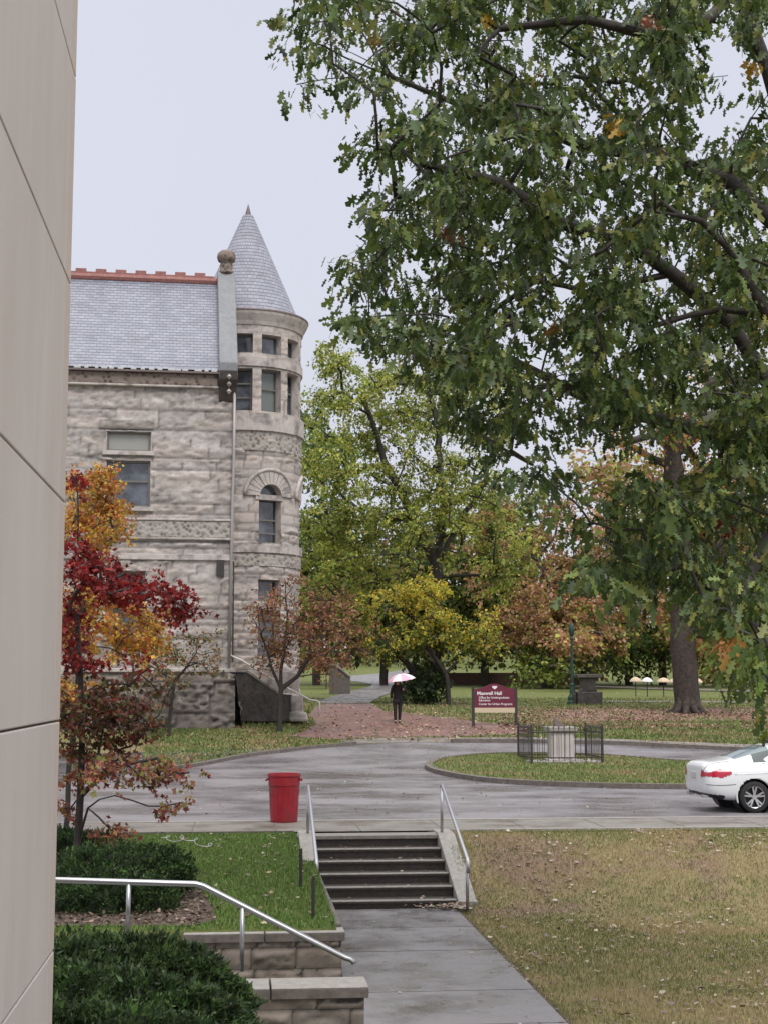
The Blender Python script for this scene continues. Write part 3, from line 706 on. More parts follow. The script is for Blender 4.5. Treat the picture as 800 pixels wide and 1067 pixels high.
# ------------------------------------------------------------------ near limestone wall at the left edge
GM = Matrix.Rotation(TH, 4, 'Z')
pil_v = 9.62; pu = xy2uv(*W(67.5, 560, 9.6)[:2])
pil = root('limestone_wall', (*uv2xy(pu[0], pu[1]), -1.0), 'smooth pale limestone panel wall filling the left edge', 'wall', rz=TH)
def pzv(py): return W(68, py, 9.6).z
jz = [pzv(82), pzv(297), pzv(524), pzv(751), pzv(990)]
jz = [jz[0]+1.42*1.02, jz[0]] + jz[1:] + [-1.0+.0]
zs_ = [jz[0]+1.42, ] + jz
pan = None; sm_ = 0
lv = sorted(set([pzv(990)-1.5*k for k in (1,)] + [pzv(p) for p in (990, 751, 524, 297, 82)] + [pzv(82)+1.42*k for k in (1, 2, 3, 4, 5)]))
lv[0] = -1.0
m = MB(); me_ = MB()
for i in range(len(lv)-1):
    z0, z1 = lv[i]+1.0+.006, lv[i+1]+1.0-.006
    m.box((-3.0, -14, z0), (0, -.30, z1)); me_.box((-3.0, -.298, z0), (0.0, 0, z1))
m.build('panel', M['limestone'], pil, bevel=.008); me_.build('edge_panel', M['limestone_edge'], pil, bevel=.008)
m = MB(); m.box((-2.9, -13.9, 0), (-.02, -.03, lv[-1]+1)); m.build('joint_filling', M['joint'], pil)

# ------------------------------------------------------------------ steps up to the road
st = root('stone_steps', (*uv2xy(2.4, 23.7), -.9), 'dark wet stone steps with pale nosings up to the road', 'steps', rz=TH)
m = MB(); mn = MB(); nst = 6; run = 2.35/5; x0, x1 = -1.06, 1.06
for k in range(nst):
    z1 = .15*(k+1); y0 = .47*k; yy = 3.0
    m.box((x0, y0, 0.0 if k == 0 else z1-.15), (x1, yy, z1-.042)); 
    mn.box((x0, y0-.03, z1-.04), (x1, y0+.47 if k < 5 else 3.1, z1))
m.build('riser', M['stair_dark'], st); 
mn.build('tread', M['stair_dark'], st)
mn = MB()
for k in range(nst):
    z1 = .15*(k+1); y0 = .47*k
    if k < 5: mn.box((x0+.003, y0-.034, z1-.016), (x1-.003, y0+.13, z1+.004))
    else: mn.box((x0-.3, y0-.045, z1-.03), (x1+.3, y0+.42, z1+.035))
mn.build('nosing', M['stair_nose'], st, bevel=.008)
for sx, xa, xb in ((-1, -1.34, -1.065), (1, 1.065, 1.36)):
    m = MB(); m.prism([(-.25, -.15), (3.0, -.15), (3.0, .97), (2.3, .97), (-.1, .16), (-.25, .16)], xa, xb, fn=lambda a, b, d: (d, a, b)); m.build('cheek_wall', M['cap'], st, bevel=.015)
def stair_rail(name, label, u, ends, fn=0):
    r = root(name, (*uv2xy(u, 23.3), -.9), label, 'handrail', 'handrails of the road steps', TH)
    m = MB(); m.tube([(0, 2.85, 1.72), (0, 2.78, 1.78), (0, 2.7, 1.775), (0, -.12, .84), (0, -.2, .80), (0, -.22, .72), (0, -.2, .64)], .03, 10); m.build('rail', M['steel'], r, smooth=True)
    for y, z0, z1 in ((2.78, .9, 1.74), (-.1, .0, .84)):
        m = MB(); m.tube([(0, y, z0), (0, y, z1)], .026, 10); m.build('post', M['steel'], r, smooth=True)
    m = MB(); m.tube([(0, 2.72, 1.25), (0, -.08, .42)], .016, 8); 
    return r
stair_rail('handrail', 'steel handrail on the left of the dark steps, beside the red bin', 1.22, 0)
r2 = stair_rail('handrail', 'steel handrail on the right of the dark steps, by the brown lawn', 3.55, 0)
# small old iron posts left of the steps
for k, (px, y0, y1, lab) in enumerate(((313.5, 886, 926, 'short black iron stake in grass left of the steps'), (326.5, 915, 957, 'black iron stake in front of the left handrail post'))):
    p = hit(px, y1); s_ = FP/p.y; o = MB(); o.tube([(0, 0, -.05), (0, 0, (y1-y0)/s_)], .022, 8); o = o.build('iron_stake', M['iron']); o.location = p; props(o, lab, 'stake', 'iron stakes by the steps')
# retaining low wall along the walk
rw = root('garden_kerb', (*uv2xy(1.15, 21), -.9), 'low stone edging between left lawn and concrete walk', 'edging', rz=TH)
m = MB(); m.box((.045, -2.75, -.1), (.12, 2.5, .66)); m.build('edging_stone', M['kerb'], rw, bevel=.02)

# ------------------------------------------------------------------ garden retaining walls and side steps
def gwall(label, v, u0, u1, seed):
    r = root('retaining_wall', (*uv2xy(u1, v), -.95), label, 'wall', 'stone walls flanking the garden steps', TH)
    L = u1-u0; H = .56
    ashlar('front_face', -L, 0, 0, H, lambda s, h, d: Vector((s, -d, h)), r, (), .035, (.2, .29), (.35, .8), .095, (.25, .215, .185), seed, mortar=.016)
    ashlar('end_face', 0, .42, 0, H, lambda s, h, d: Vector((d, s, h)), r, (), .05, (.2, .29), (.45, .95), .04, (.28, .245, .21), seed+1)
    m = MB(); m.box((-L, .01, 0), (-.01, .42, H)); m.build('core', M['stair_dark'], r)
    cps = [0, -.9, -2.2, -3.6, -5]; 
    for i in range(len(cps)-1):
        if -cps[i] < L:
            a = max(cps[i+1], -L); m = MB(); xe = cps[i]-.008+(.05 if i == 0 else 0); m.box((a+.008, -.05, H+.002), (xe, .47, H+.095)); m.box((a+.010, -.048, H+.0955), (xe-.002, .468, H+.107), 1); m.build('cap_stone', [M['kerb'], M['cap']], r, bevel=.006)
    return r
gwall('nearest stone wall with pale cap, beside the concrete walk', 14.72, -2.6, 1.24, 51)
gwall('farther stone wall with pale cap, behind the sloping handrail', 17.95, -.62, 1.24, 61)
gs = root('garden_steps', (*uv2xy(1.2, 15.3), -.95), 'pale stone side steps between the two garden walls', 'steps', rz=TH)
m = MB()
for k in range(4):
    m.box((-5.5, 0, .0 if k == 0 else .15*k+.002), (-.95-.36*k, 2.6, .15*(k+1)))
m.build('step', M['walk'], gs, bevel=.012)
gr = root('handrail', (*W(368, 1002, 15.5)[:2], -.95), 'long steel handrail over the hedge, sloping toward the walk', 'handrail')
o0 = Vector(gr.location)
ru = xy2uv(*W(368, 1002, 15.5)[:2])
def rr_(px, py):    # on the plane v = const
    Y = 15.5
    for _ in range(8):
        p = W(px, py, Y); a = p.x/p.y; # a*Y - u: v= -x ST + y CT = const
        Y = ru[1]/(CT - a*ST)
    return W(px, py, Y)
m = MB(); m.tube([rr_(*p)-o0 for p in ((20, 917), (62, 917), (204, 921), (212, 923), (350, 993), (360, 998), (365, 999.5), (368, 1001.5), (369, 1004))], .03, 10); m.build('rail', M['steel'], gr, smooth=True)
for a, b, c in (((134.5, 920), (133, 972), 0), ((253, 943), (251, 1012), 0)):
    m = MB(); p, q = rr_(*a)-o0, rr_(*b)-o0; q.x = p.x; q.y = p.y; m.tube([p, q], .024, 10); m.build('post', M['steel'], gr, smooth=True)
p = W(111.5, 1035, 13.6); m = MB(); q = W(111.5, 984, 13.6); m.tube([(0, 0, -.6), (0, 0, q.z-p.z)], .03, 8); o = m.build('metal_post', M['galv']); o.location = p; props(o, 'short grey metal post standing in the front hedge', 'post')

# ------------------------------------------------------------------ foliage tools
def tmpl_simple(): return np.array([(0, 0, 0), (.34, .45, .05), (0, 1, 0), (-.34, .45, .05)]), np.array([(0, 1, 2, 3)])
def tmpl_needle(): return np.array([(-.1, 0, 0), (.1, 0, 0), (.06, 1, .1), (-.06, 1, .1)]), np.array([(0, 1, 2, 3)])
def tmpl_oak():    # two halves folded on the midrib, lobed
    r = [(0, 0), (.07, .20), (.25, .20), (.09, .40), (.32, .55), (.10, .66), (.20, .90), (0, 1.05)]
    V = [(x, y, .12*x) for x, y in r] + [(-x, y, .12*x) for x, y in r[1:-1]]
    F = [(0, 1, 2, 3), (0, 3, 4, 5), (0, 5, 6, 7), (0, 9-0, 8, 8)]
    Fl = [(0, 1, 2, 3), (0, 3, 4, 5), (0, 5, 6, 7), (0, 10, 9, 8), (0, 12, 11, 10), (0, 7, 13, 12)]
    return np.array(V), np.array(Fl)
def tmpl_maple():
    V = [(0, 0, 0), (.42, .05, .05), (.3, .35, .03), (.55, .62, .08), (.2, .62, 0), (0, 1, 0), (-.2, .62, 0), (-.55, .62, .08), (-.3, .35, .03), (-.42, .05, .05)]
    return np.array(V), np.array([(0, 1, 2, 2+0), (0, 2, 3, 4), (0, 4, 5, 6), (0, 6, 7, 8)][1:] + [(0, 8, 9, 9)][:0])
def leaves(name, P, D, size, col, tmpl, material, parent, Nrm=None, droop=0):
    tv_, tf_ = tmpl; n = len(P); k = len(tv_)
    D = D/np.maximum(1e-6, np.linalg.norm(D, axis=1, keepdims=True))
    if Nrm is None: Nrm = rng.normal(size=(n, 3)); Nrm[:, 2] += .8
    S_ = np.cross(D, Nrm); S_ /= np.maximum(1e-6, np.linalg.norm(S_, axis=1, keepdims=True)); Nn = np.cross(S_, D)
    V = P[:, None, :] + size[:, None, None]*(tv_[None, :, 0:1]*S_[:, None, :] + tv_[None, :, 1:2]*D[:, None, :] + tv_[None, :, 2:3]*Nn[:, None, :])
    F = (tf_[None] + (np.arange(n)*k)[:, None, None]).reshape(-1, tf_.shape[1])
    return npmesh(name, V.reshape(-1, 3), F, material, parent, np.repeat(col, k, 0))
def palette(n, cols, w=None, jit=.18):
    cols = np.array(cols, float); w = np.array(w, float)/sum(w) if w is not None else None
    c = cols[rng.choice(len(cols), n, p=w)]; return np.clip(c*(1+rng.normal(0, jit, (n, 1)))*(1+rng.normal(0, .06, (n, 3))), .004, .9)
class Skel:
    def __init__(s, base, r0): s.p = [Vector(base)]; s.par = [-1]; s.w = [0.0]; s.r0 = r0
    def line(s, start, pts, jit=.0):
        k = start
        for p in pts:
            p = Vector(p); a = s.p[k]; n = max(1, int((p-a).length/.6)); n = min(n, 6)
            for i in range(1, n+1):
                q = a.lerp(p, i/n)
                if i < n and jit: q += Vector((random.gauss(0, jit), random.gauss(0, jit), random.gauss(0, jit)))
                s.p.append(q); s.par.append(k); s.w.append(0); k = len(s.p)-1
        return k
    def grow(s, targets, up=.15, minidx=1):
        P = np.array([tuple(p) for p in s.p]); c0 = np.array(tuple(s.p[0]))
        d = np.array([min((Vector(t)-p).length for p in s.p) for t in targets])
        for i in np.argsort(d):
            t = np.array(targets[i]); P = np.array([tuple(p) for p in s.p])
            dist = np.linalg.norm(P-t, axis=1); pen = np.where(P[:, 2] > t[2]+.3, (P[:, 2]-t[2])*.8, 0); dist = dist+pen; dist[:minidx] += 50
            k = int(np.argmin(dist)); a = s.p[k]; T = Vector(t); L = (T-a).length
            mid = a.lerp(T, .5)+Vector((random.gauss(0, .06*L), random.gauss(0, .06*L), up*L*.5))
            n = max(2, min(5, int(L/.5)))
            kk = k
            for j in range(1, n+1):
                f = j/n; q = a*(1-f)**2+mid*2*f*(1-f)+T*f*f; s.p.append(q); s.par.append(kk); s.w.append(0); kk = len(s.p)-1
            s.w[kk] = 1
    def mesh(s, name, material, parent, rmin=.012, n=6, expo=.5, origin=Vector()):
        N_ = len(s.p); w = list(s.w)
        for i in range(N_-1, 0, -1): w[s.par[i]] += w[i]
        tot = max(w[0], 1); r = [max(rmin, s.r0*(max(x, .4)/tot)**expo) for x in w]
        m = MB(); ch = {}
        for i in range(1, N_): ch.setdefault(s.par[i], []).append(i)
        def chain(i, start):
            pts = [s.p[start]-origin] if start >= 0 else []; rs = [min(r[start], r[i]*1.25)] if start >= 0 else []
            stack = []
            while True:
                pts.append(s.p[i]-origin); rs.append(r[i]); c = ch.get(i, [])
                if not c: break
                c = sorted(c, key=lambda k: -w[k]); stack += [(x, i) for x in c[1:]]; i = c[0]
            if len(pts) > 1: m.tube(pts, rs, n if rs[0] > .04 else 4, cap=False)
            return stack
        todo = chain(0, -1)
        while todo: x, st_ = todo.pop(); todo += chain(x, st_)
        return m.build(name, material, parent, smooth=True, fix=False)
def clump_leaves(C, r, per, droop=.5, flat=.8, twigs=5):
    C = np.array(C, float); n = len(C)*per
    ci = np.repeat(np.arange(len(C)), per); td = rng.normal(size=(len(C), twigs, 3)); td[:, :, 2] *= .6; td /= np.linalg.norm(td, axis=2, keepdims=True)
    tw = rng.integers(0, twigs, n); dirs = td[ci, tw]; rr = np.array(r)[ci] if np.ndim(r) else r
    t = rng.uniform(.15, 1, n)**.8; P = C[ci] + dirs*(t*rr)[:, None] + rng.normal(0, .13, (n, 3))*np.reshape(rr, (-1, 1) if np.ndim(rr) else (1, 1)); P[:, 2] -= droop*.25*(t**2)*rr
    D = dirs*.8 + rng.normal(0, .55, (n, 3)); D[:, 2] -= droop
    return P, D, ci
def pxcl(specs, seed=0):  # (cx,cy,rx,ry,Y,dY,count) -> clump centres
    out = []; R = np.random.default_rng(seed)
    for cx, cy, rx, ry, Y, dY, n in specs:
        k = 0
        while k < n:
            a, b, c = R.uniform(-1, 1, 3)
            if a*a+b*b+c*c > 1: continue
            out.append(tuple(W(cx+a*rx, cy+b*ry, Y+c*dY))); k += 1
    return out
def tree(label, base, trunk, clumps, r0, cols, per=26, cr=.6, lsize=.2, w=None, tm=None, bark='bark', group=None, droop=.4, limbs=(), name='tree', lm='leaf', colfn=None, sj=.3, expo=.5, roots=False, twigs=5, mn=2, cat='tree'):
    rt = root(name, base, label, cat, group); sk = Skel(base-Vector((0, 0, .15)), r0)
    k = sk.line(0, trunk, .03)
    for start_i, pts in limbs: sk.line(start_i if start_i >= 0 else k, pts, .04)
    sk.grow(clumps, minidx=mn)
    t = sk.mesh('trunk', M[bark], rt, origin=base, expo=expo)
    P, D, ci = clump_leaves(clumps, cr, per, droop, twigs=twigs); n = len(P)
    col = colfn(P, ci) if colfn else palette(n, cols, w)
    tint = (1+rng.normal(0, .16, (len(clumps), 1)))[ci]; col = np.clip(col*tint, .004, .9)
    sz = lsize*np.exp(rng.normal(0, sj, n))
    leaves('crown', P-np.array(base), D, sz, col, tm or tmpl_simple(), M[lm], rt)
    if roots:
        m = MB()
        for a in range(9):
            t_ = a*2*math.pi/9+.2; d = Vector((math.cos(t_), math.sin(t_), 0)); L = random.uniform(1.3, 1.9)*r0
            m.tube([d*r0*.45+Vector((0, 0, .9)), d*r0*.72+Vector((0, 0, .35)), d*r0*1.05+Vector((0, 0, .08)), d*L*1.15+Vector((0, 0, -.08))], [r0*.3, r0*.34, r0*.26, .05], 7)
        m.build('roots', M[bark], rt, smooth=True)
    return rt
G = {'dk': (.032, .06, .02), 'md': (.08, .13, .03), 'lt': (.20, .27, .05), 'yg': (.36, .38, .07), 'yl': (.68, .50, .05), 'go': (.48, .28, .03),
     'or': (.42, .16, .03), 'rd': (.20, .012, .014), 'rd2': (.32, .035, .03), 'ru': (.40, .19, .10), 'pk': (.50, .27, .19), 'ol': (.24, .22, .06), 'br': (.15, .08, .04)}
# ------------------------------------------------------------------ large locust tree behind the hall
b = hit(447, 731); Y = b.y
tree('tall yellow-green feathery tree rising right of the turret', b, [W(448, 700, Y), W(452, 640, Y), W(455, 590, Y+.3)],
     pxcl([(350, 440, 52, 85, Y, 4, 46), (420, 420, 65, 60, Y+1, 4.5, 44), (370, 530, 60, 60, Y-1, 4, 46), (470, 500, 50, 70, Y, 4, 34), (355, 600, 48, 55, Y-1, 4, 40), (500, 410, 55, 55, Y+1, 4, 26), (430, 560, 60, 50, Y-2, 3, 24), (520, 560, 40, 60, Y, 3, 18)], 3),
     .36, [G['lt'], G['yg'], (.42, .42, .10), G['md'], G['dk']], 210, 1.0, .145, [4, 4, 4, 1.6, .4], limbs=((-1, [W(430, 540, Y), W(400, 480, Y), W(380, 420, Y)]), (-1, [W(470, 560, Y+1), W(505, 500, Y+1), W(520, 440, Y+1)]), (-1, [W(462, 520, Y), W(455, 440, Y), W(440, 385, Y)])),
     bark='bark_dark', droop=.7, expo=.42)
# dark low spread behind the path
b = hit(440, 734); Y = b.y
tree('dark evergreen with skirts touching the ground behind the umbrella', b, [W(430, 700, Y)], pxcl([(442, 718, 26, 14, Y, 1.3, 36), (442, 700, 18, 16, Y, 1.2, 18), (430, 672, 40, 20, Y, 2, 18)], 5), .35, [G['dk'], (.03, .05, .02), G['md']], 90, .5, .13, name='evergreen_tree', bark='bark_dark')
# yellow-green small tree
b = hit(467.5, 735); Y = b.y
def ycol(P, ci):
    n = len(P); z = (P[:, 2]-W(0, 690, Y).z)/(W(0, 600, Y).z-W(0, 690, Y).z); t = rng.random(n) < np.clip(.3+.85*z, .15, .97)
    return np.where(t[:, None], palette(n, [G['yl'], G['yg'], (.6, .52, .08)]), palette(n, [G['md'], G['lt'], G['dk']]))
tree('small spreading tree turning yellow beside the maroon sign', b, [W(466, 712, Y), W(464, 702, Y)],
     pxcl([(425, 642, 52, 30, Y, 2.2, 32), (480, 655, 42, 26, Y, 2, 26), (415, 670, 32, 20, Y, 1.6, 16), (440, 615, 26, 14, Y, 1.5, 12), (505, 672, 28, 16, Y, 1.4, 12), (455, 672, 40, 18, Y, 2, 18)], 6),
     .12, None, 95, .6, .125, colfn=ycol, bark='bark_dark', limbs=((-1, [W(480, 685, Y)]), (-1, [W(445, 675, Y)])), droop=.3)
# rusty small tree in front of turret
b = W(291.5, 752, 53.6); b.z = E(b.x, b.y); Y = b.y
tree('bare-limbed small tree with thin rusty leaves before the turret', b, [W(292, 735, Y), W(293, 718, Y)],
     pxcl([(300, 640, 40, 40, Y, 1.6, 40), (335, 665, 32, 42, Y, 1.6, 40), (285, 680, 28, 20, Y, 1.2, 12), (345, 640, 24, 30, Y+.5, 1.2, 16)], 7),
     .10, [G['ru'], (.34, .13, .09), (.14, .05, .04), G['ol'], G['br']], 75, .55, .09, limbs=((-1, [W(283, 695, Y), W(272, 660, Y), W(268, 630, Y)]), (-1, [W(296, 680, Y), W(300, 640, Y), (W(298, 605, Y))]), (-1, [W(310, 705, Y), W(325, 680, Y), W(345, 650, Y)])), bark='bark_dark', droop=.3, expo=.45)
b = hit(352, 718); Y = b.y
tree('rust and green tree behind, between turret and yellow tree', b, [W(352, 700, Y)], pxcl([(360, 640, 34, 40, Y, 2.4, 34), (385, 665, 22, 24, Y, 2, 12), (330, 690, 20, 14, Y, 1.5, 8)], 8), .2, [G['ru'], G['br'], G['ol'], G['md'], G['or']], 110, .8, .16, droop=.3)
# orange tree mid right, dark trunk
b = hit(570, 717); Y = b.y
tree('rust-orange tree with straight dark trunk beyond the sign', b, [W(570, 690, Y), W(571, 650, Y), W(572, 600, Y)],
     pxcl([(560, 620, 80, 50, Y, 5, 52), (520, 570, 45, 50, Y+2, 4, 26), (610, 560, 60, 60, Y+2, 5, 40), (600, 650, 60, 34, Y-4, 4, 34), (598, 668, 22, 12, Y-14, 1.5, 10), (545, 660, 45, 22, Y-2, 4, 18), (645, 625, 50, 26, Y-2, 4, 20)], 9),
     .5, [G['ru'], G['pk'], (.32, .17, .09), G['ol'], G['yg'], (.34, .24, .06)], 150, 1.3, .24, [2.5, 3, 3.5, 1.5, 1.5, 2], bark='bark_dark', droop=.5)
# big trunk tree at right
b = hit(716, 743); Y = b.y
tree('massive grey trunk tree standing in the red leaf litter', b, [W(714, 715, Y), W(711, 660, Y), W(709, 600, Y), W(706, 540, Y), W(700, 470, Y)],
     pxcl([(690, 470, 80, 60, Y+1, 4, 22), (770, 600, 60, 90, Y+1, 4, 26), (740, 380, 100, 60, Y+1, 4, 16), (745, 520, 50, 50, Y+1, 3, 14)], 10),
     .56, [(.34, .2, .05), G['yg'], G['lt'], G['or'], G['pk']], 120, 1.0, .17, limbs=((-1, [W(680, 400, Y), W(660, 330, Y)]), (-1, [W(740, 400, Y)]), (-1, [W(740, 440, Y)])), roots=True, droop=.5, expo=.3)
# background trees
bt = [(655, 712, 'bushy mid green tree behind the stone pedestal', [(650, 672, 50, 24, 4, 34), (680, 655, 40, 20, 4, 14)], [G['md'], (.07, .11, .035), G['lt']], .18),
      (615, 716, 'pale green feathery tree left of the green lamp', [(610, 665, 30, 30, 3, 18), (560, 690, 20, 14, 3, 8)], [G['lt'], G['md'], G['yg']], .2),
      (505, 713, 'dark green tree behind the sign, far lawn', [(505, 620, 36, 80, 5, 50), (530, 540, 40, 40, 5, 20)], [G['md'], G['ol'], (.07, .11, .035), G['lt']], .24),
      (400, 712, 'dull green tree far behind the path end', [(395, 620, 60, 70, 6, 60)], [G['md'], G['ol'], (.26, .16, .09), (.07, .11, .035)], .26),
      (330, 712, 'dark green tree directly behind the turret', [(325, 600, 50, 80, 5, 60), (330, 470, 36, 50, 5, 14)], [(.07, .11, .035), G['md'], G['lt']], .24),
      (760, 714, 'tan-brown tree far right behind the white car', [(750, 640, 70, 70, 6, 44), (790, 520, 50, 80, 6, 24)], [G['ru'], (.34, .26, .08), G['yg'], G['ol']], .26),
      (855, 716, 'green tree off the right edge in the distance', [(860, 600, 70, 100, 6, 40)], [G['md'], G['ol'], G['yg']], .28),
      (690, 712, 'pale pinkish tree far behind the massive trunk', [(680, 560, 70, 70, 6, 40), (640, 500, 40, 40, 5, 14)], [G['pk'], (.34, .27, .12), G['ol'], G['yg']], .26),
      (455, 712, 'olive tree hidden behind the tall feathery tree', [(455, 610, 50, 70, 6, 40)], [G['ol'], G['md'], (.07, .11, .035)], .26),
      (240, 716, 'green tree behind the hall roof', [(200, 640, 80, 60, 6, 30)], [G['md'], G['ol']], .28),
      (580, 711, 'dull orange tree at the back of the lawn', [(580, 640, 50, 60, 6, 44)], [G['ru'], G['ol'], (.26, .16, .09), (.3, .2, .07)], .26)]
for i, (px, py, lab, cl, cols, ls) in enumerate(bt):
    b = hit(px, py+2); Y = min(b.y, 125+6*i) if b.y > 130 else b.y; 
    p = W(px, py, Y); b = Vector((p.x, p.y, E(p.x, p.y)))
    q = W(px, cl[0][1]+10, Y)
    tree(lab, b, [b.lerp(q, .5), q], pxcl([(c[0], c[1], c[2], c[3], Y, c[4], int(c[5]*1.2)) for c in cl], 20+i), .35, cols, 120, 2.0*Y/110, ls*1.35*Y/100, group='trees at the back of the park', droop=.4)
# far wood and low shrubs closing the view
P = []; 
for k in range(1500):
    a = rng.uniform(-.55, .55); d = rng.uniform(190, 260); h = abs(rng.normal(0, 4.0))+rng.uniform(0, 3)
    x = d*math.tan(a); P.append((x, d, E(x, d)+h))
P = np.array(P); Pp, D, ci = clump_leaves(P, 2.4, 34, .3); D = D
props(leaves('far_woodland', Pp, D, rng.uniform(.5, .9, len(Pp)), palette(len(Pp), [G['md'], G['ol'], G['br'], G['dk'], G['yg']])*1.0, tmpl_simple(), M['leaf'], None), 'distant mixed woodland closing the view', 'woodland', kind='stuff')
# ------------------------------------------------------------------ foreground oak
def inpoly(x, y, poly):
    c = False; j = len(poly)-1
    for i in range(len(poly)):
        xi, yi = poly[i]; xj, yj = poly[j]
        if (yi > y) != (yj > y) and x < (xj-xi)*(y-yi)/(yj-yi)+xi: c = not c
        j = i
    return c
OUT = [(316, -60), (312, 0), (306, 40), (298, 60), (296, 96), (304, 104), (326, 90), (345, 90), (372, 98), (392, 122), (362, 140), (368, 168), (398, 176), (408, 200), (398, 222), (348, 236), (342, 262), (350, 290),
       (376, 300), (356, 338), (372, 368), (430, 366), (462, 395), (472, 435), (506, 478), (536, 505), (585, 512), (608, 540), (612, 590), (628, 612), (655, 628), (692, 632), (706, 600), (748, 640), (752, 670), (765, 700), (778, 735), (800, 735), (900, 720), (980, 560), (980, -60)]
HOLES = [(438, 92, 16, 22, .0), (745, 62, 26, 42, .06), (700, 470, 32, 30, .25), (560, 455, 22, 24, .2), (648, 490, 18, 26, .3), (550, 372, 18, 16, .2), (680, 250, 10, 10, .2), (590, 440, 22, 30, .3), (760, 235, 18, 14, .25), (495, 85, 10, 14, .1), (775, 548, 20, 22, .55), (430, 258, 10, 14, .2), (555, 40, 16, 16, .3), (715, 395, 16, 14, .3)]
oc = []; tries = 0
while len(oc) < 900 and tries < 40000:
    tries += 1; x = rng.uniform(270, 900); y = rng.uniform(-50, 740)
    if not inpoly(x, y, OUT): continue
    dn = .85
    for hx, hy, rx, ry, dd in HOLES:
        rx *= 1.35; ry *= 1.35
        if ((x-hx)/rx)**2+((y-hy)/ry)**2 < 1: dn = min(dn, dd)
    if x > 700 and y > 560: dn = 1.3
    if x > 810: dn *= .35
    if y < 330 and x < 420: dn *= .8
    nzz = noise.noise(Vector((x/38, y/38, 3))); dn *= .35+1.5*max(-.25, min(.6, nzz+.12))
    if rng.random() > dn: continue
    oc.append(tuple(W(x, y, rng.uniform(14.0, 20.5) - (2 if y > 600 else 0))))
ob = hit(905, 900); ob = Vector((W(905, 900, 17.3).x, 17.3, 0)); ob.z = E(ob.x, ob.y)
oak = root('oak_tree', ob, 'huge dark green oak overhanging the right half of the picture', 'tree')
sk = Skel(ob-Vector((0, 0, .1)), .26)
k0 = sk.line(0, [W(897, 700, 17.3), W(880, 520, 17.3)], .02); k1_ = sk.line(k0, [W(860, 300, 17.3)], .03); k2_ = sk.line(k1_, [W(800, 75, 17), W(768, -10, 16.8), W(730, -120, 16.5)], .03)
a = sk.line(k0, [W(800, 400, 17), W(760, 335, 16.8), W(700, 285, 16.5), W(650, 250, 16.3), W(590, 235, 16), W(520, 190, 16), W(440, 170, 16)], .04)
sk.line(k1_, [W(760, 190, 18), W(690, 165, 18), W(600, 150, 18.5), W(480, 110, 18.5), W(360, 60, 18.5)], .05)
sk.line(k0, [W(790, 470, 18), W(700, 440, 18.2), W(600, 410, 18.5), W(500, 360, 18.5), W(410, 330, 18.5)], .05)
sk.line(k2_-2, [W(690, 40, 16), W(610, 20, 16), W(520, 30, 16)], .05); sk.line(k0-1, [W(800, 560, 15.5), W(760, 640, 15)], .03)
sk.line(k0, [W(850, 420, 15.5), W(800, 330, 15), W(760, 260, 14.8), W(730, 230, 14.8)], .04)
sk.grow(oc, up=.1, minidx=6)
sk.mesh('trunk', M['bark_dark'], oak, rmin=.006, expo=.56, origin=ob)
P, D, ci = clump_leaves(oc, .36, 50, 1.3, twigs=5); n = len(P)
col = palette(n, [(.055, .09, .022), (.08, .125, .028), (.135, .175, .04), (.23, .25, .06), (.03, .052, .015)], [3, 3, 2, 1, 1.5])
pxs = 400+FP*P[:, 0]/P[:, 1]; low = (P[:, 2] < 3.2) & (pxs > 690)
col[low] = palette(int(low.sum()), [G['lt'], (.09, .14, .03), (.12, .17, .03), (.05, .09, .02), (.2, .22, .05)])
for (ax, ay, ar, cc) in ((640, 128, 11, G['go']), (505, 18, 7, G['go']), (390, 40, 7, (.3, .2, .04)), (448, 80, 12, (.14, .09, .03)), (675, 20, 8, (.35, .14, .08)), (556, 82, 6, G['or']), (578, 335, 11, (.3, .17, .04)), (785, 68, 9, G['go']), (755, 545, 12, G['rd']), (760, 670, 12, (.4, .2, .05)), (690, 155, 8, (.16, .15, .03)), (470, 240, 9, (.2, .1, .05)), (690, 640, 10, (.3, .1, .05))):
    d = np.array([Vector(P[i]).length for i in range(0)]); 
    pz_ = P[:, 2]-CZ; cp, sp = math.cos(PITCH), math.sin(PITCH); dep = P[:, 1]*cp+pz_*sp; ix = 400+FP*P[:, 0]/dep; iy = 533.5-FP*(pz_*cp-P[:, 1]*sp)/dep
    sel = ((ix-ax)**2+(iy-ay)**2 < ar*ar) & (P[:, 1] < 17.5); col[sel] = palette(int(sel.sum()), [cc, cc, tuple(.6*q for q in cc)])
leaves('crown', P-np.array(ob), D, .112*np.exp(rng.normal(0, .3, n)), col, tmpl_oak(), M['leaf_gloss'], oak)

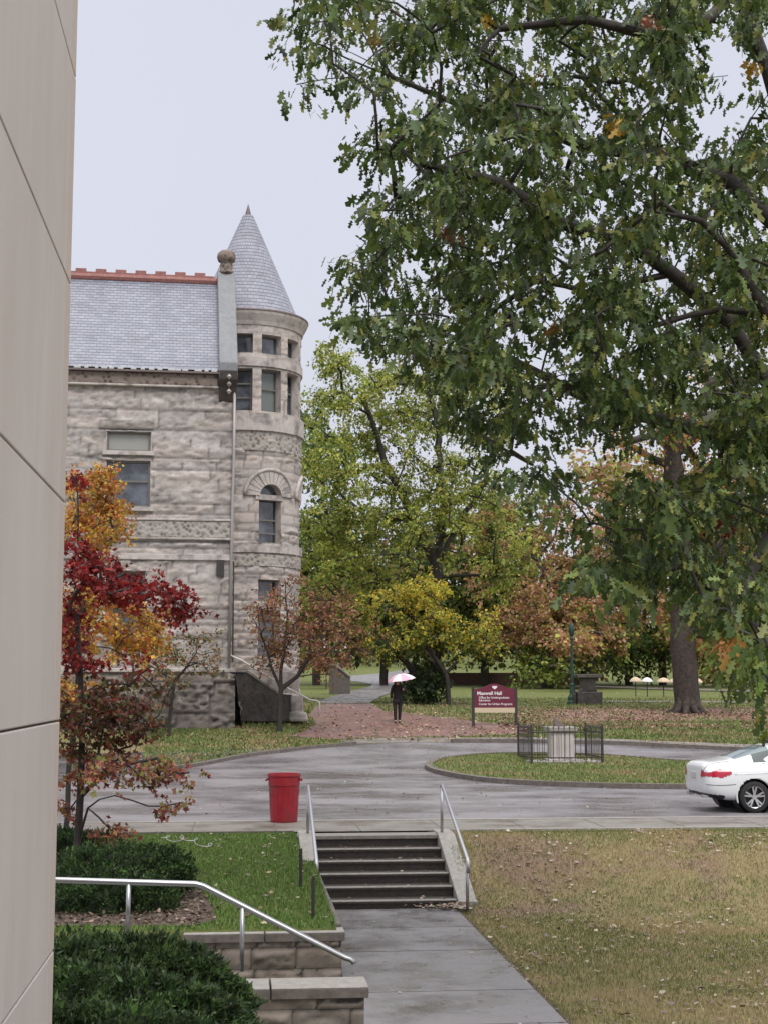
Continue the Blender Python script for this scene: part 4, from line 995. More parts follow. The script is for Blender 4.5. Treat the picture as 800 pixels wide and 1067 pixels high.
# ------------------------------------------------------------------ red and orange maple left, plus orange one behind it
b = hit(82, 905); Y = 21.5; b = W(80, 912, Y); b.z = E(b.x, b.y)
def mcol(P, ci):
    n = len(P); pz_ = P[:, 2]-CZ; cp, sp = math.cos(PITCH), math.sin(PITCH); dep = P[:, 1]*cp+pz_*sp; iy = 533.5-FP*(pz_*cp-P[:, 1]*sp)/dep; ix = 400+FP*P[:, 0]/dep
    red = palette(n, [G['rd'], (.26, .02, .02), G['rd2'], (.13, .01, .012)]); pk = palette(n, [G['ru'], (.32, .09, .08), (.2, .05, .04), G['ol']]); gr_ = palette(n, [(.06, .055, .025), G['br'], (.13, .12, .04), (.17, .04, .03), (.22, .05, .035)])
    c = np.where((iy < 700)[:, None], red, np.where((iy < 785)[:, None], gr_, pk)); return c
tree('dogwood with crimson leaves reaching over the lawn, left', b, [W(81, 880, Y), W(84, 830, Y), W(86, 770, Y), W(84, 700, Y), W(80, 640, Y)],
     pxcl([(100, 598, 40, 16, Y-.3, .7, 22), (150, 617, 46, 12, Y-.5, .6, 22), (190, 634, 18, 12, Y-.6, .4, 8), (85, 690, 22, 10, Y, .5, 7), (76, 500, 10, 16, Y, .4, 3), (80, 570, 18, 20, Y, .5, 6),
           (105, 745, 48, 34, Y, .8, 30), (150, 700, 45, 26, Y+.3, .8, 8), (120, 800, 45, 18, Y-.2, .7, 14), (175, 800, 26, 12, Y-.4, .5, 8), (185, 842, 18, 4, Y-.5, .3, 3), (70, 845, 8, 6, Y, .2, 3), (115, 868, 20, 10, Y-.3, .3, 5), (70, 640, 16, 60, Y, .5, 18), (95, 735, 34, 30, Y, .7, 16), (75, 790, 16, 30, Y, .5, 8), (140, 760, 36, 22, Y, .6, 8)], 30),
     .055, None, 46, .24, .066, colfn=mcol, tm=tmpl_maple(), bark='bark_dark', limbs=((2, [W(115, 800, Y-.2), W(165, 790, Y-.4)]), (1, [W(92, 842, Y-.1), W(104, 833, Y-.2), W(120, 829, Y-.3), W(138, 834, Y-.35), W(155, 840, Y-.4), W(172, 840, Y-.45), W(190, 836, Y-.5)])), droop=.5, name='dogwood_tree', lm='leaf', expo=.38)
Y = 25; b = W(66, 880, Y); b.z = E(b.x, b.y)
tree('orange and gold tree behind the crimson dogwood', b, [W(72, 800, Y), W(82, 700, Y), W(90, 620, Y)],
     pxcl([(98, 515, 26, 28, Y, .8, 20), (104, 548, 34, 32, Y, .9, 40), (75, 640, 16, 50, Y, .8, 16), (140, 670, 30, 22, Y, .8, 20), (95, 655, 34, 36, Y, .8, 26), (80, 720, 26, 36, Y, .8, 16), (105, 620, 40, 20, Y, .8, 16), (150, 655, 22, 22, Y, .6, 14), (100, 500, 20, 20, Y, .6, 10)], 31),
     .045, [(.62, .36, .06), (.60, .25, .06), (.45, .12, .05), (.68, .46, .09), (.28, .22, .06)], 75, .28, .058, colfn=None, bark='bark_dark', tm=tmpl_maple(), droop=.3)
Y = 27.5+6; b = hit(195, 790); Y = b.y+9; b = W(180, 764, Y); b = hit(176, 768); Y = b.y
tree('thin shrub with olive and rust leaves before the plinth', b, [W(178, 740, Y), W(182, 710, Y)], pxcl([(195, 672, 38, 22, Y, 1.2, 22), (170, 700, 36, 30, Y, 1.2, 26), (225, 690, 16, 10, Y, .8, 5), (150, 740, 26, 26, Y, 1, 10)], 32), .06, [G['ol'], G['md'], G['ru'], G['br']], 34, .42, .10, bark='bark_dark', name='shrub', cat='shrub', limbs=((-1, [W(205, 680, Y)]), (-1, [W(150, 690, Y)])))

# ------------------------------------------------------------------ hedges
def hedge(label, blobs, n, size, cols, ref):
    rt = root('yew_hedge', ref, label, 'hedge'); P = []; D = []; core = MB(); per = n//len(blobs)
    for (c, r) in blobs:
        c = Vector(c); 
        d = rng.normal(size=(per, 3)); d /= np.linalg.norm(d, axis=1, keepdims=True); d[:, 2] = np.where(d[:, 2] < -.4, -d[:, 2], d[:, 2])
        k = np.array([1+.34*noise.noise(Vector(q)*3.1+c)+.16*noise.noise(Vector(q)*8+c*2) for q in d]); rad = (.80+.25*rng.random(per))*k
        P.append(np.array(c)+d*np.array(r)*rad[:, None]); dd = d*.7+rng.normal(0, .6, (per, 3)); dd[:, 2] += .25; D.append(dd)
        bm = bmesh.new(); bmesh.ops.create_icosphere(bm, subdivisions=3, radius=1); vs = []
        for v_ in bm.verts: q = v_.co.normalized(); kk = .80*(1+.3*noise.noise(q*3.1+c)); vs.append(c+Vector((q.x*r[0], q.y*r[1], q.z*r[2]))*kk-Vector(ref))
        core.add(vs, [[v_.index for v_ in f.verts] for f in bm.faces]); bm.free()
    P = np.concatenate(P); D = np.concatenate(D)
    core.build('inner_mass', M['core'], rt, smooth=True, fix=False)
    leaves('foliage', P-np.array(ref), D, size*np.exp(rng.normal(0, .3, len(P))), palette(len(P), cols)*np.array([1+1.1*noise.noise(Vector(q)*5.5) for q in P])[:, None].clip(.25, 2.2), (np.array([(0, 0, 0), (.2, .35, .05), (0, 1, .1), (-.2, .35, .05)]), np.array([(0, 1, 2, 3)])), M['leaf'], rt); return rt
yew = [(.018, .040, .012), (.03, .06, .018), (.048, .09, .026), (.085, .14, .04)]
bl = []
for px, py, Yb, r in ((60, 1030, 13.2, .50), (100, 1022, 13.6, .48), (148, 1022, 13.7, .46), (188, 1030, 13.8, .42), (222, 1050, 13.9, .34), (80, 1062, 12.6, .55), (135, 1066, 12.6, .52), (190, 1075, 12.8, .48), (110, 1110, 11.8, .6), (170, 1120, 12.0, .55), (50, 1110, 11.8, .6), (232, 1078, 13.4, .28), (20, 1050, 12.8, .6), (215, 1130, 12.6, .4)):
    bl.append((tuple(W(px, py, Yb)), (r*1.05, r*.9, r*.78)))
hedge('dense dark green yew hedge at the bottom left corner', bl, 120000, .048, yew, Vector((*W(130, 1060, 13)[:2], -1)))
bl = []
for px, py, Yb, r in ((90, 925, 20.2, .62), (130, 925, 20.0, .68), (165, 915, 20.2, .50), (115, 950, 19.4, .6), (150, 950, 19.4, .5), (70, 955, 19.4, .55)):
    bl.append((tuple(W(px, py, Yb)), (r*1.0, r*.9, r*.8)))
hedge('rounded dark yew bush behind the long steel handrail', bl, 50000, .045, yew, Vector((*W(125, 950, 19.8)[:2], -.25)))
bl = [(tuple(W(px, py, 24)), (r, r*.9, r*.7)) for px, py, r in ((75, 890, .5), (100, 888, .42), (50, 885, .5))]
hedge('small black-green yew bush by the dogwood stem', bl, 9000, .05, yew[:3], Vector((*W(80, 890, 24)[:2], -.1)))
# mulch bed round the bushes
BEDP = [tuple(hit(*p)[:2]) for p in ((20, 900), (110, 888), (180, 902), (205, 925), (222, 945), (226, 960), (200, 966), (20, 966))]
drape('planting_bed', BEDP, .015, M['mulch'])

# ------------------------------------------------------------------ grass blades, fallen leaves
def scatter(n, fn):
    out = []
    while len(out) < n:
        p = fn()
        if p is not None: out.append(p)
    return out
def rl():   # right lawn
    u = rng.uniform(3.39, 14); v = 12+(26.7-12)*rng.random()**.8
    x, y = uv2xy(u, v)
    if x/y > .30: return None
    return (x, y, E(x, y))
def ll():
    u = rng.uniform(-6, 1.2); v = rng.uniform(18.1, 26.7); x, y = uv2xy(u, v)
    if u > 1.03 and v > 23.4: return None
    if inpoly(x, y, BEDP): return None
    if x/y < -.26: return None
    return (x, y, E(x, y))
P = np.array(scatter(80000, rl)); n = len(P)
D = rng.normal(0, .45, (n, 3)); D[:, 2] = 1
dry = np.array([1.5*noise.fractal(Vector((p[0]*.55, p[1]*.7, 1)), .8, 2, 3) for p in P]) + rng.normal(0, .25, n)
col = np.where((dry > .12)[:, None], palette(n, [(.33, .265, .11), (.27, .225, .09), (.37, .295, .16)]), palette(n, [(.18, .20, .05), (.13, .16, .04)]))
blade = (np.array([(-.09, 0, 0), (.09, 0, 0), (.03, 1, .15), (-.03, 1, .15)]), np.array([(0, 1, 2, 3)]))
props(leaves('grass', P, D, rng.uniform(.025, .06, n), col, blade, M['litter'], None), 'olive and brown autumn grass of the right lawn', 'grass', kind='stuff')
P = np.array(scatter(50000, ll)); n = len(P); D = rng.normal(0, .45, (n, 3)); D[:, 2] = 1
props(leaves('grass', P, D, rng.uniform(.03, .065, n), palette(n, [(.09, .18, .03), (.14, .25, .045), (.20, .26, .06), (.065, .13, .025)]), blade, M['litter'], None), 'green grass of the small left lawn', 'grass', kind='stuff')
RPL = [xy2uv(p[0], p[1]) for p in roadpoly+[roadpoly[0]]][:-1]; ILP = [xy2uv(p.x, p.y) for p in il]
def onroad(p):
    u, v = xy2uv(p[0], p[1]); return inpoly(u, v, RPL) and not inpoly(u, v, ILP)
def band(x0, x1, y0, y1):
    nx, ny = 14, 24; Gd = [[hit(x0+(x1-x0)*i/nx, y0+(y1-y0)*j/ny) for i in range(nx+1)] for j in range(ny+1)]
    def f(fy=None):
        a, b_ = rng.random()*nx, (rng.random() if fy is None else fy)*ny; i, j = min(nx-1, int(a)), min(ny-1, int(b_)); a -= i; b_ -= j
        p = (Gd[j][i]*(1-a)+Gd[j][i+1]*a)*(1-b_)+(Gd[j+1][i]*(1-a)+Gd[j+1][i+1]*a)*b_; return (p.x, p.y, E(p.x, p.y))
    return f
FARB = band(150, 830, 728, 800)
def isl_():
    k = rng.integers(0, len(il)); c = sum((p for p in il), Vector((0, 0)))/len(il); u0 = rng.random()**.5; q = c.lerp(il[k], u0) + Vector(rng.normal(0, .25, 2)); 
    return (q.x, q.y, E(q.x, q.y)+.11) if inpoly(q.x, q.y, [tuple(p) for p in il]) else None
def farl():
    p = Vector(FARB(rng.random()**1.2))
    px_ = 400+FP*p.x/p.y; u_, v_ = xy2uv(p.x, p.y)
    if px_ > 530 and 57 < v_ < 66 and rng.random() < .85*sm(530, 600, px_)*(1 if noise.noise(Vector((p.x*.35, p.y*1.1, 2))) > -.2 else .3): return None
    if onroad(p): return None
    q = (p.x, p.y)
    if any(inpoly(q[0], q[1], P_) for P_ in HARD): return None
    return tuple(p)
HARD = [[tuple(hit(*p)[:2]) for p in pl] for pl in (((300, 768), (318, 762), (330, 755), (322, 746), (330, 736), (345, 732), (384, 732), (400, 741), (450, 747), (485, 751), (545, 758), (555, 765), (470, 768), (400, 768.5), (350, 771)), ((329, 733), (344, 727), (388, 722), (405, 723), (384, 733.5)), ((350, 772), (1000, 785), (1000, 792), (800, 785), (370, 777)))] + [[tuple(p[:2]) for p in apr]]
for nm, fn_, cnt, sz_ in (('trodden mixed grass on the road island', isl_, 26000, (.03, .075)), ('mixed green grass of the far lawns', farl, 60000, (.05, .11))):
    P = np.array(scatter(cnt, fn_)); n = len(P); D = rng.normal(0, .5, (n, 3)); D[:, 2] = 1
    mot = np.array([noise.fractal(Vector((p[0]*.35, p[1]*.8, 9)), .7, 2, 4) for p in P]) + rng.normal(0, .25, n)
    col = np.where((mot > .28)[:, None], palette(n, [(.30, .24, .11), (.24, .20, .09), (.26, .17, .10)]), palette(n, [(.11, .17, .035), (.15, .20, .05), (.08, .13, .03), (.2, .22, .07)]))
    bl2 = (np.array([(-.22, 0, 0), (.22, 0, 0), (.08, 1, .15), (-.08, 1, .15)]), np.array([(0, 1, 2, 3)]))
    props(leaves('grass', P, D, rng.uniform(*sz_, n), col, bl2, M['litter'], None), nm, 'grass', kind='stuff')
def litter(name, label, pts, cols, s0, s1, lift=.03, tilt=.35, w=None):
    P = np.array(pts); n = len(P); P[:, 2] += lift; D = rng.normal(0, 1, (n, 3)); D[:, 2] *= tilt*.5; Nn = rng.normal(0, tilt, (n, 3)); Nn[:, 2] = 1
    props(leaves(name, P, D, rng.uniform(s0, s1, n), palette(n, cols, w), (np.array([(0, 0, 0), (.3, .25, .08), (.22, .75, .04), (0, 1, .1), (-.22, .75, .04), (-.3, .25, .08)]), np.array([(0, 1, 2, 3, 4, 5)])), M['litter'], None, Nrm=Nn), label, 'fallen leaves', kind='stuff')
tan_ = [(.36, .29, .20), (.26, .18, .11), (.42, .37, .29), (.16, .10, .06), (.24, .17, .17)]
def clust(f, sc_, th_):
    def g_():
        p = f()
        if p is None: return None
        return p if noise.noise(Vector((p[0]*sc_, p[1]*sc_*.8, 5))) + rng.normal(0, .3) > th_ else None
    return g_
litter('fallen_leaves', 'pale and brown leaves scattered over the right lawn', scatter(1500, clust(rl, .55, .15)), tan_, .035, .09)
litter('fallen_leaves', 'few pale leaves on the small left lawn', scatter(260, ll), tan_, .05, .1)
def bandn(*a):
    f = band(*a)
    def g2():
        p = f(); return p if not onroad(p) and noise.noise(Vector((p[0]*.35, p[1]*1.1, 2))) > -.12+rng.normal(0, .12) else None
    return g2
litter('fallen_leaves', 'small scattered leaves on the far lawns', scatter(5000, bandn(100, 800, 722, 800)), [(.26, .2, .1), (.3, .15, .08), (.36, .3, .18), (.14, .09, .05)], .05, .12, .03)
litter('fallen_leaves', 'red-brown carpet of leaves under the massive trunk', scatter(15000, bandn(520, 830, 736.5, 760)), [(.25, .12, .09), (.30, .17, .13), (.18, .08, .06), (.30, .21, .15)], .06, .13, .02)
litter('fallen_leaves', 'leaves lying along the brick path and grass beside it', scatter(1300, band(250, 560, 733, 772)), [(.28, .12, .07), (.34, .24, .15), (.4, .33, .2), (.2, .08, .06)], .07, .15, .04)
litter('fallen_leaves', 'small wet leaves stuck along the road and kerbs', scatter(500, band(110, 800, 775, 852)), tan_, .04, .08, .135 if False else .03)
def onbed():
    x, y = uv2xy(rng.uniform(-4.6, 0), rng.uniform(18.2, 23)); return (x, y, E(x, y)) if inpoly(x, y, BEDP) else None
litter('mulch_litter', 'bark chips and leaves on the bed round the yew bush', scatter(2600, onbed), [(.10, .07, .05), (.16, .11, .08), (.28, .2, .14), (.06, .045, .035)], .03, .08, .03, .6)
def onwalk():
    u = 1.3+2.1*abs(rng.normal(0, .35)) if rng.random() < .4 else 3.4-2.1*abs(rng.normal(0, .2)); v = rng.uniform(14, 23.7)
    if u < 1.3 or u > 3.42: return None
    return (*uv2xy(u, v), -.862)
litter('fallen_leaves', 'few dark leaves stuck on the concrete walk', scatter(60, onwalk), tan_, .03, .07, .01, .1)
def pile():
    u = 3.25+rng.normal(0, .22); v = 23.45+rng.normal(0, .14); return (*uv2xy(u, v), -.86+rng.random()*.05) if v < 23.66 else None
litter('leaf_pile', 'small pile of tan leaves at the foot of the steps', scatter(140, pile), tan_, .05, .1)
def onsteps():
    k = rng.integers(0, 5); return (*uv2xy(rng.uniform(1.36, 3.4), 23.7+.47*k+rng.uniform(.02, .42)), -.9+.15*(k+1))
litter('fallen_leaves', 'scraps of leaves lying on the dark steps', scatter(70, onsteps), tan_, .03, .07, .012)

# ------------------------------------------------------------------ red bin
p = hit(295, 859.5); s_ = FP/p.y; H = 49.5/s_; Rb = 17.2/s_
rb = root('rubbish_bin', (p.x, p.y+.3, .03), 'bright red plastic bin standing at the road edge', 'bin')
m = MB(); m.lathe([(.001, .02), (Rb*.78, .0), (Rb*.81, .03), (Rb*.90, H*.70), (Rb*.905, H*.74), (Rb*.95, H*.76), (Rb*.955, H*.93), (Rb*.99, H*.94), (Rb*1.0, H*.97), (Rb*.985, H), (Rb*.95, H*.995), (Rb*.90, H*.9), (Rb*.76, .06), (.001, .05)], 40); m.build('bin_body', M['bin_red'], rb, smooth=False)
for a in (0, math.pi):
    m = MB(); c_, s2 = math.cos(a), math.sin(a); m.tube([(c_*Rb*.93, -.1, H*.9), (c_*Rb*1.07, -.09, H*.86), (c_*Rb*1.07, .09, H*.86), (c_*Rb*.93, .1, H*.9)], .018, 8); m.build('handle', M['bin_red'], rb)
m = MB()
for k in range(16):
    a = k*math.pi/8; m.tube([(math.cos(a)*Rb*.80, math.sin(a)*Rb*.80, .05), (math.cos(a)*Rb*.895, math.sin(a)*Rb*.895, H*.68)], .006, 6)
m.build('rib', M['bin_red'], rb)

# ------------------------------------------------------------------ sign
sp = hit(515, 757); s_ = FP/sp.y; sg = root('notice_sign', sp, 'maroon sign with cream strip on two black posts', 'sign', rz=TH)
k_ = 1/s_
for x in (-22.3, 22.3):
    m = MB(); m.box((x*k_-.05, -.05, -.1), (x*k_+.05, .05, 41*k_)); m.build('post', M['iron'], sg, bevel=.008)
m = MB(); hw = 21*k_; top = [(-hw, 38*k_), (-hw*.55, 40*k_), (-hw*.25, 43*k_), (0, 44*k_), (hw*.25, 43*k_), (hw*.55, 40*k_), (hw, 38*k_)]
m.prism([(hw, 19.3*k_), (-hw, 19.3*k_)]+top, -.04, .04); m.build('board', M['maroon'], sg)
m = MB(); m.box((-hw, -.045, 14.2*k_), (hw, .045, 19.2*k_)); m.build('base_strip', M['cream'], sg)
m = MB(); m.prism([(-.09, 41.5*k_), (.09, 41.5*k_), (.09, 40*k_), (0, 38.0*k_), (-.09, 40*k_)], -.05, -.042); m.build('shield_emblem', M['white_paint'], sg)
def text(s, x, z, size, material, parent, name='lettering', bold=0):
    cu = bpy.data.curves.new(name, 'FONT'); cu.body = s; cu.size = size; cu.extrude = .002; cu.offset = bold
    o = bpy.data.objects.new(name, cu); S.collection.objects.link(o)
    dg = bpy.context.evaluated_depsgraph_get(); me = bpy.data.meshes.new_from_object(o.evaluated_get(dg)); bpy.data.objects.remove(o)
    me.materials.clear(); me.materials.append(material); o = bpy.data.objects.new(name, me); S.collection.objects.link(o); o.parent = parent
    o.rotation_euler = (math.pi/2, 0, 0); o.location = (x, -.045, z); return o
for s, z, sz, bd in (('Maxwell Hall', 32.4, 5.0, .006), ('Office for Undergraduate', 28.6, 3.1, .002), ('Education', 25.8, 3.1, .002), ('Center for Urban Programs', 22.0, 3.1, .002)):
    text(s, -hw*.88 if bd > .003 else -hw*.8, z*k_, sz*k_, M['white_paint'], sg, bold=bd*.6)

# ------------------------------------------------------------------ sundial with its railing
p = hit(587, 799); s_ = FP/p.y; k_ = 1/s_; pz_ = p.z+.115
sd = root('sundial', (p.x, p.y+.75, pz_), 'fluted stone pedestal sundial inside the black railing', 'sundial', rz=TH)
m = MB(); m.box((-.46, -.46, 0), (.46, .46, .10)); m.build('base', M['dressed'], sd, bevel=.02)
m = MB(); n = 20; H = 32*k_
for i in range(-1, 0): pass
m.box((-.33, -.33, .1), (.33, .33, H-.01))
for f in range(4):
    R4 = Matrix.Rotation(f*math.pi/2, 4, 'Z')
    for j in range(5): x = -.33+.132*j+.015; m.box((x, -.36, .14), (x+.10, -.331, H-.06), M4=R4)
m.build('shaft', M['limestone'], sd, bevel=.01)
m = MB(); m.box((-.44, -.44, H-.008), (.44, .44, H+.13)); m.build('cap', M['cap'], sd, bevel=.02)
m = MB(); m.prism([(-.16, H+.13), (.14, H+.13), (.12, H+.17), (-.2, H+.42), (-.23, H+.40)], -.015, .015); m.build('gnomon', M['copper'], sd)
fn = root('iron_railing', (p.x, p.y+1.1, pz_), 'square black iron railing around the stone sundial', 'railing', rz=TH)
hs_ = 37*k_; fh = 36*k_
proto = None; np_ = 13
for f in range(4):
    R4 = Matrix.Rotation(f*math.pi/2, 4, 'Z')
    m = MB()
    for z in (.16, fh-.14): m.box((-hs_, -hs_-.012, z-.015), (hs_, -hs_+.012, z+.015), M4=R4)
    m.build('rail', M['iron'], fn)
    for j in range(1, np_):
        x = -hs_+2*hs_*j/np_; q = R4 @ Vector((x, -hs_, 0))
        if proto is None:
            m = MB(); m.tube([(0, 0, -.03), (0, 0, fh-.03)], .010, 5); m.lathe([(.001, fh-.04), (.028, fh-.01), (.001, fh+.07)], 6); proto = m.build('picket', M['iron'], fn)
            proto.location = q
        else:
            c = proto.copy(); S.collection.objects.link(c); c.parent = fn; c.location = q
    m = MB(); q = R4 @ Vector((hs_, -hs_, 0)); m.box((q.x-.03, q.y-.03, -.05), (q.x+.03, q.y+.03, fh+.05)); m.lathe([(.001, fh+.05), (.045, fh+.09), (.001, fh+.14)], 8, (q.x, q.y, 0)); m.build('corner_post', M['iron'], fn)
# rubble around the foot
P = []; m = MB()
for i in range(150):
    side = random.random(); x = random.uniform(-hs_, hs_); y = -hs_+abs(random.gauss(0, .2)) if side < .6 else random.uniform(-hs_, hs_)
    bm = bmesh.new(); bmesh.ops.create_icosphere(bm, subdivisions=1, radius=random.uniform(.04, .11)); q = Vector((x, y, .02)); q = Matrix.Rotation(TH, 4, 'Z') @ q
    vs = [Vector((v_.co.x*random.uniform(.8, 1.3), v_.co.y, v_.co.z*random.uniform(.5, .8)))+q for v_ in bm.verts]; m.add(vs, [[v_.index for v_ in f.verts] for f in bm.faces]); bm.free()
o = m.build('rubble', M['cap']); o.location = (p.x, p.y+1.1, pz_); props(o, 'pale rubble stones strewn inside the iron railing', 'rubble', kind='stuff')

# ------------------------------------------------------------------ lamp, stone pedestal, parasols, wing wall, saplings
lp = hit(596, 734); k_ = lp.y/FP; lm = root('street_lamp', lp, 'green cast-iron lamp post on the far lawn', 'street lamp')
m = MB(); m.lathe([(.001, -.05), (.27, -.05), (.27, .12), (.22, .2), (.24, .34), (.14, .5), (.12, .9), (.15, .95), (.1, 1.02)], 12); m.build('base', M['lamp_green'], lm)
m = MB(); m.lathe([(.075, 1.02), (.065, 2.0), (.06, 3.1), (.09, 3.15), (.09, 3.22), (.05, 3.3)], 12); m.build('post', M['lamp_green'], lm)
m = MB(); m.lathe([(.05, 3.3), (.10, 3.36), (.15, 3.6), (.13, 3.8), (.05, 3.9), (.001, 4.05)], 14); m.build('lantern', M['lamp_green'], lm, smooth=True)
pp = hit(612, 734); k_ = pp.y/FP; pd = root('stone_pedestal', pp, 'dark weathered stone fountain pedestal right of the lamp', 'pedestal', rz=TH)
m = MB(); m.box((-.62, -.5, -.05), (.62, .5, .62)); m.box((-.8, -.35, -.05), (-.622, .35, .55)); m.build('base', M['wet_shaded_stone'], pd, bevel=.05)
m = MB(); m.prism([(-.42, .622), (.42, .622), (.33, .8), (.33, 1.1), (.48, 1.28), (-.48, 1.28), (-.33, 1.1), (-.33, .8)], -.3, .3); m.build('shaft', M['wet_shaded_stone'], pd, bevel=.03)
m = MB(); m.box((-.6, -.42, 1.282), (.6, .42, 1.46)); m.build('cap', M['kerb'], pd, bevel=.03)
for i, (px, w_, lab) in enumerate(((662, 13, 'leftmost small tan parasol on the far lawn'), (674, 12, 'pale parasol second from the left, far lawn'), (691, 14, 'pinkish tan parasol in the middle of the far row'), (704, 16, 'widest tan parasol just left of the massive trunk'), (726, 12, 'parasol right of the massive trunk'))):
    q = hit(px, 725.5+i*.3); k_ = q.y/FP; r_ = root('parasol', q, lab, 'parasol', 'small tan parasols on the far lawn')
    m = MB(); m.tube([(0, 0, -.05), (0, 0, 19*k_)], .03, 6); m.build('pole', M['iron'], r_)
    m = MB(); m.lathe([(w_*.5*k_, 15*k_), (w_*.48*k_, 16*k_), (w_*.36*k_, 18*k_), (w_*.15*k_, 19.4*k_), (.001, 19.8*k_)], 10); m.build('canopy', M['tan'] if i != 1 else M['white_paint'], r_)
q = hit(357, 709); q = W(357, 707, 92); q.z = E(q.x, q.y); k_ = 92/FP
kq = k_; k_ = k_*.62
ww = root('stair_wall', q, 'grey wall with slanting pale coping far left of the path', 'wall')
zb = W(357, 706, 92).z-q.z
m = MB(); m.prism([(-22*k_, -.3), (12*k_, -.3), (12*k_, zb+1*k_), (-12*k_, zb+20*k_), (-22*k_, zb+20*k_)], 0, 2.0); m.build('wall_face', M['kerb'], ww)
m = MB(); m.prism([(13*k_, zb+.5*k_), (13*k_, zb+3*k_), (-12*k_, zb+23*k_), (-22*k_, zb+23*k_), (-22*k_, zb+20.3*k_), (-12*k_, zb+20.3*k_)], -.1, 2.1); m.build('coping', M['cap'], ww)
for i, (px, py, hh, lab) in enumerate(((340, 718, 34, 'staked sapling on the green lawn left of the path'), (349, 716, 30, 'second staked sapling nearer the pale path'))):
    b = hit(px, py); Y = b.y
    tree(lab, b, [W(px, py-18, Y)], pxcl([(px, py-hh, 8, 9, Y, .6, 7)], 70+i), .04, [G['md'], G['lt'], G['dk']], 36, .4, .12, group='young staked trees')
q = hit(560, 707); m = MB()
q = W(556, 709, 128); z0 = E(q.x, q.y)
bw = root('low_wall', (q.x, q.y, z0), 'long low brown wall across the back lawn', 'wall'); m.box((-9, 0, -.5), (5, .4, W(556, 701, 128).z-z0)); m.build('wall_face', M['brickwall'], bw)

# white cord on the grass
m = MB(); pts = []
for t in np.linspace(0, 1, 110):
    pts.append((168+t*56+5*math.sin(t*24), 873+t*10+2.0*math.sin(t*9)+2.6*math.cos(t*24)))
m.tube([hit(*p)+Vector((0, 0, .045)) for p in pts], .006, 5); o = m.build('white_cord', M['galv']); props(o, 'thin pale cord curled loosely on the green lawn', 'cord')

# ------------------------------------------------------------------ person with umbrella
pp = hit(414, 753.5); k_ = 1.63/(46*pp.y/FP); 
ps_ = root('person', pp, 'person in black jacket and trousers walking under a pink umbrella', 'person')
H = 46*pp.y/FP; sc_ = H/1.65
def skin(name, V, Ed, R_, material, parent, rootv=0, lv_=2):
    me = bpy.data.meshes.new(name); me.from_pydata([Vector(v)*sc_ for v in V], Ed, []); o = bpy.data.objects.new(name, me); S.collection.objects.link(o); o.parent = parent
    md = o.modifiers.new('s', 'SKIN'); md.use_smooth_shade = True; sub = o.modifiers.new('u', 'SUBSURF'); sub.levels = lv_
    for i, r in enumerate(R_):
        rr = r if isinstance(r, tuple) else (r, r); me.skin_vertices[0].data[i].radius = (rr[0]*sc_, rr[1]*sc_)
    me.skin_vertices[0].data[rootv].use_root = True
    evald(o); o.data.materials.clear(); o.data.materials.append(material); return o
V = [(0, 0, .88), (0, 0, 1.05), (0, .0, 1.22), (0, 0, 1.36), (0, 0, 1.43), (0, -.01, 1.50), (0, -.01, 1.58),
     (-.09, 0, .84), (-.09, -.06, .48), (-.08, .0, .09), (-.08, -.13, .03), (.09, 0, .84), (.085, .06, .47), (.07, .12, .10), (.07, .0, .03),
     (-.17, 0, 1.33), (-.22, .02, 1.08), (-.21, -.06, .86), (.17, 0, 1.33), (.23, -.03, 1.10), (.20, -.16, 1.24), (.195, -.17, 1.29)]
Ed = [(0, 1), (1, 2), (2, 3), (3, 4), (4, 5), (5, 6), (0, 7), (7, 8), (8, 9), (9, 10), (0, 11), (11, 12), (12, 13), (13, 14), (3, 15), (15, 16), (16, 17), (3, 18), (18, 19), (19, 20), (20, 21)]
Rr = [(.13, .1), (.12, .09), (.14, .1), (.11, .08), (.055, .055), (.075, .085), (.06, .07), .085, .062, .042, .04, .085, .062, .042, .04, .06, .045, .035, .06, .045, .035, .035]
bd = skin('body', V, Ed, Rr, M['skin'], ps_)
V = [(0, 0, .80), (0, 0, 1.0), (0, 0, 1.2), (0, 0, 1.42), (-.17, 0, 1.33), (-.225, .02, 1.08), (-.215, -.055, .88), (.17, 0, 1.33), (.235, -.03, 1.10), (.205, -.15, 1.22)]
skin('jacket', V, [(0, 1), (1, 2), (2, 3), (3, 4), (4, 5), (5, 6), (3, 7), (7, 8), (8, 9)], [(.185, .14), (.165, .125), (.17, .125), (.12, .09), .075, .062, .052, .075, .062, .052], M['cloth'], ps_)
V = [(0, 0, .86), (-.09, 0, .82), (-.09, -.06, .48), (-.08, 0, .07), (.09, 0, .82), (.085, .06, .47), (.07, .12, .08)]
skin('trousers', V, [(0, 1), (1, 2), (2, 3), (0, 4), (4, 5), (5, 6)], [(.14, .11), .10, .075, .055, .10, .075, .055], M['cloth'], ps_)
V = [(-.08, .03, .045), (-.08, -.17, .035)]; skin('shoe', V, [(0, 1)], [.05, .04], M['shoe'], ps_); V = [(.07, .15, .05), (.07, -.05, .035)]; skin('shoe', V, [(0, 1)], [.05, .04], M['shoe'], ps_)
V = [(0, .03, 1.62), (0, .07, 1.55), (0, .09, 1.4), (-.1, .0, 1.47), (-.1, -.04, 1.32), (.1, .0, 1.47), (.1, -.04, 1.32)]
skin('hair', V, [(0, 1), (1, 2), (0, 3), (3, 4), (0, 5), (5, 6)], [(.09, .08), (.1, .07), (.11, .06), .045, .03, .045, .03], M['hair'], ps_)
um = root('umbrella', pp+Vector((.2*sc_, -.17*sc_, 1.22*sc_)), 'pink and white umbrella held over the walking person', 'umbrella')
um.rotation_euler = (math.radians(6), math.radians(-8), 0)
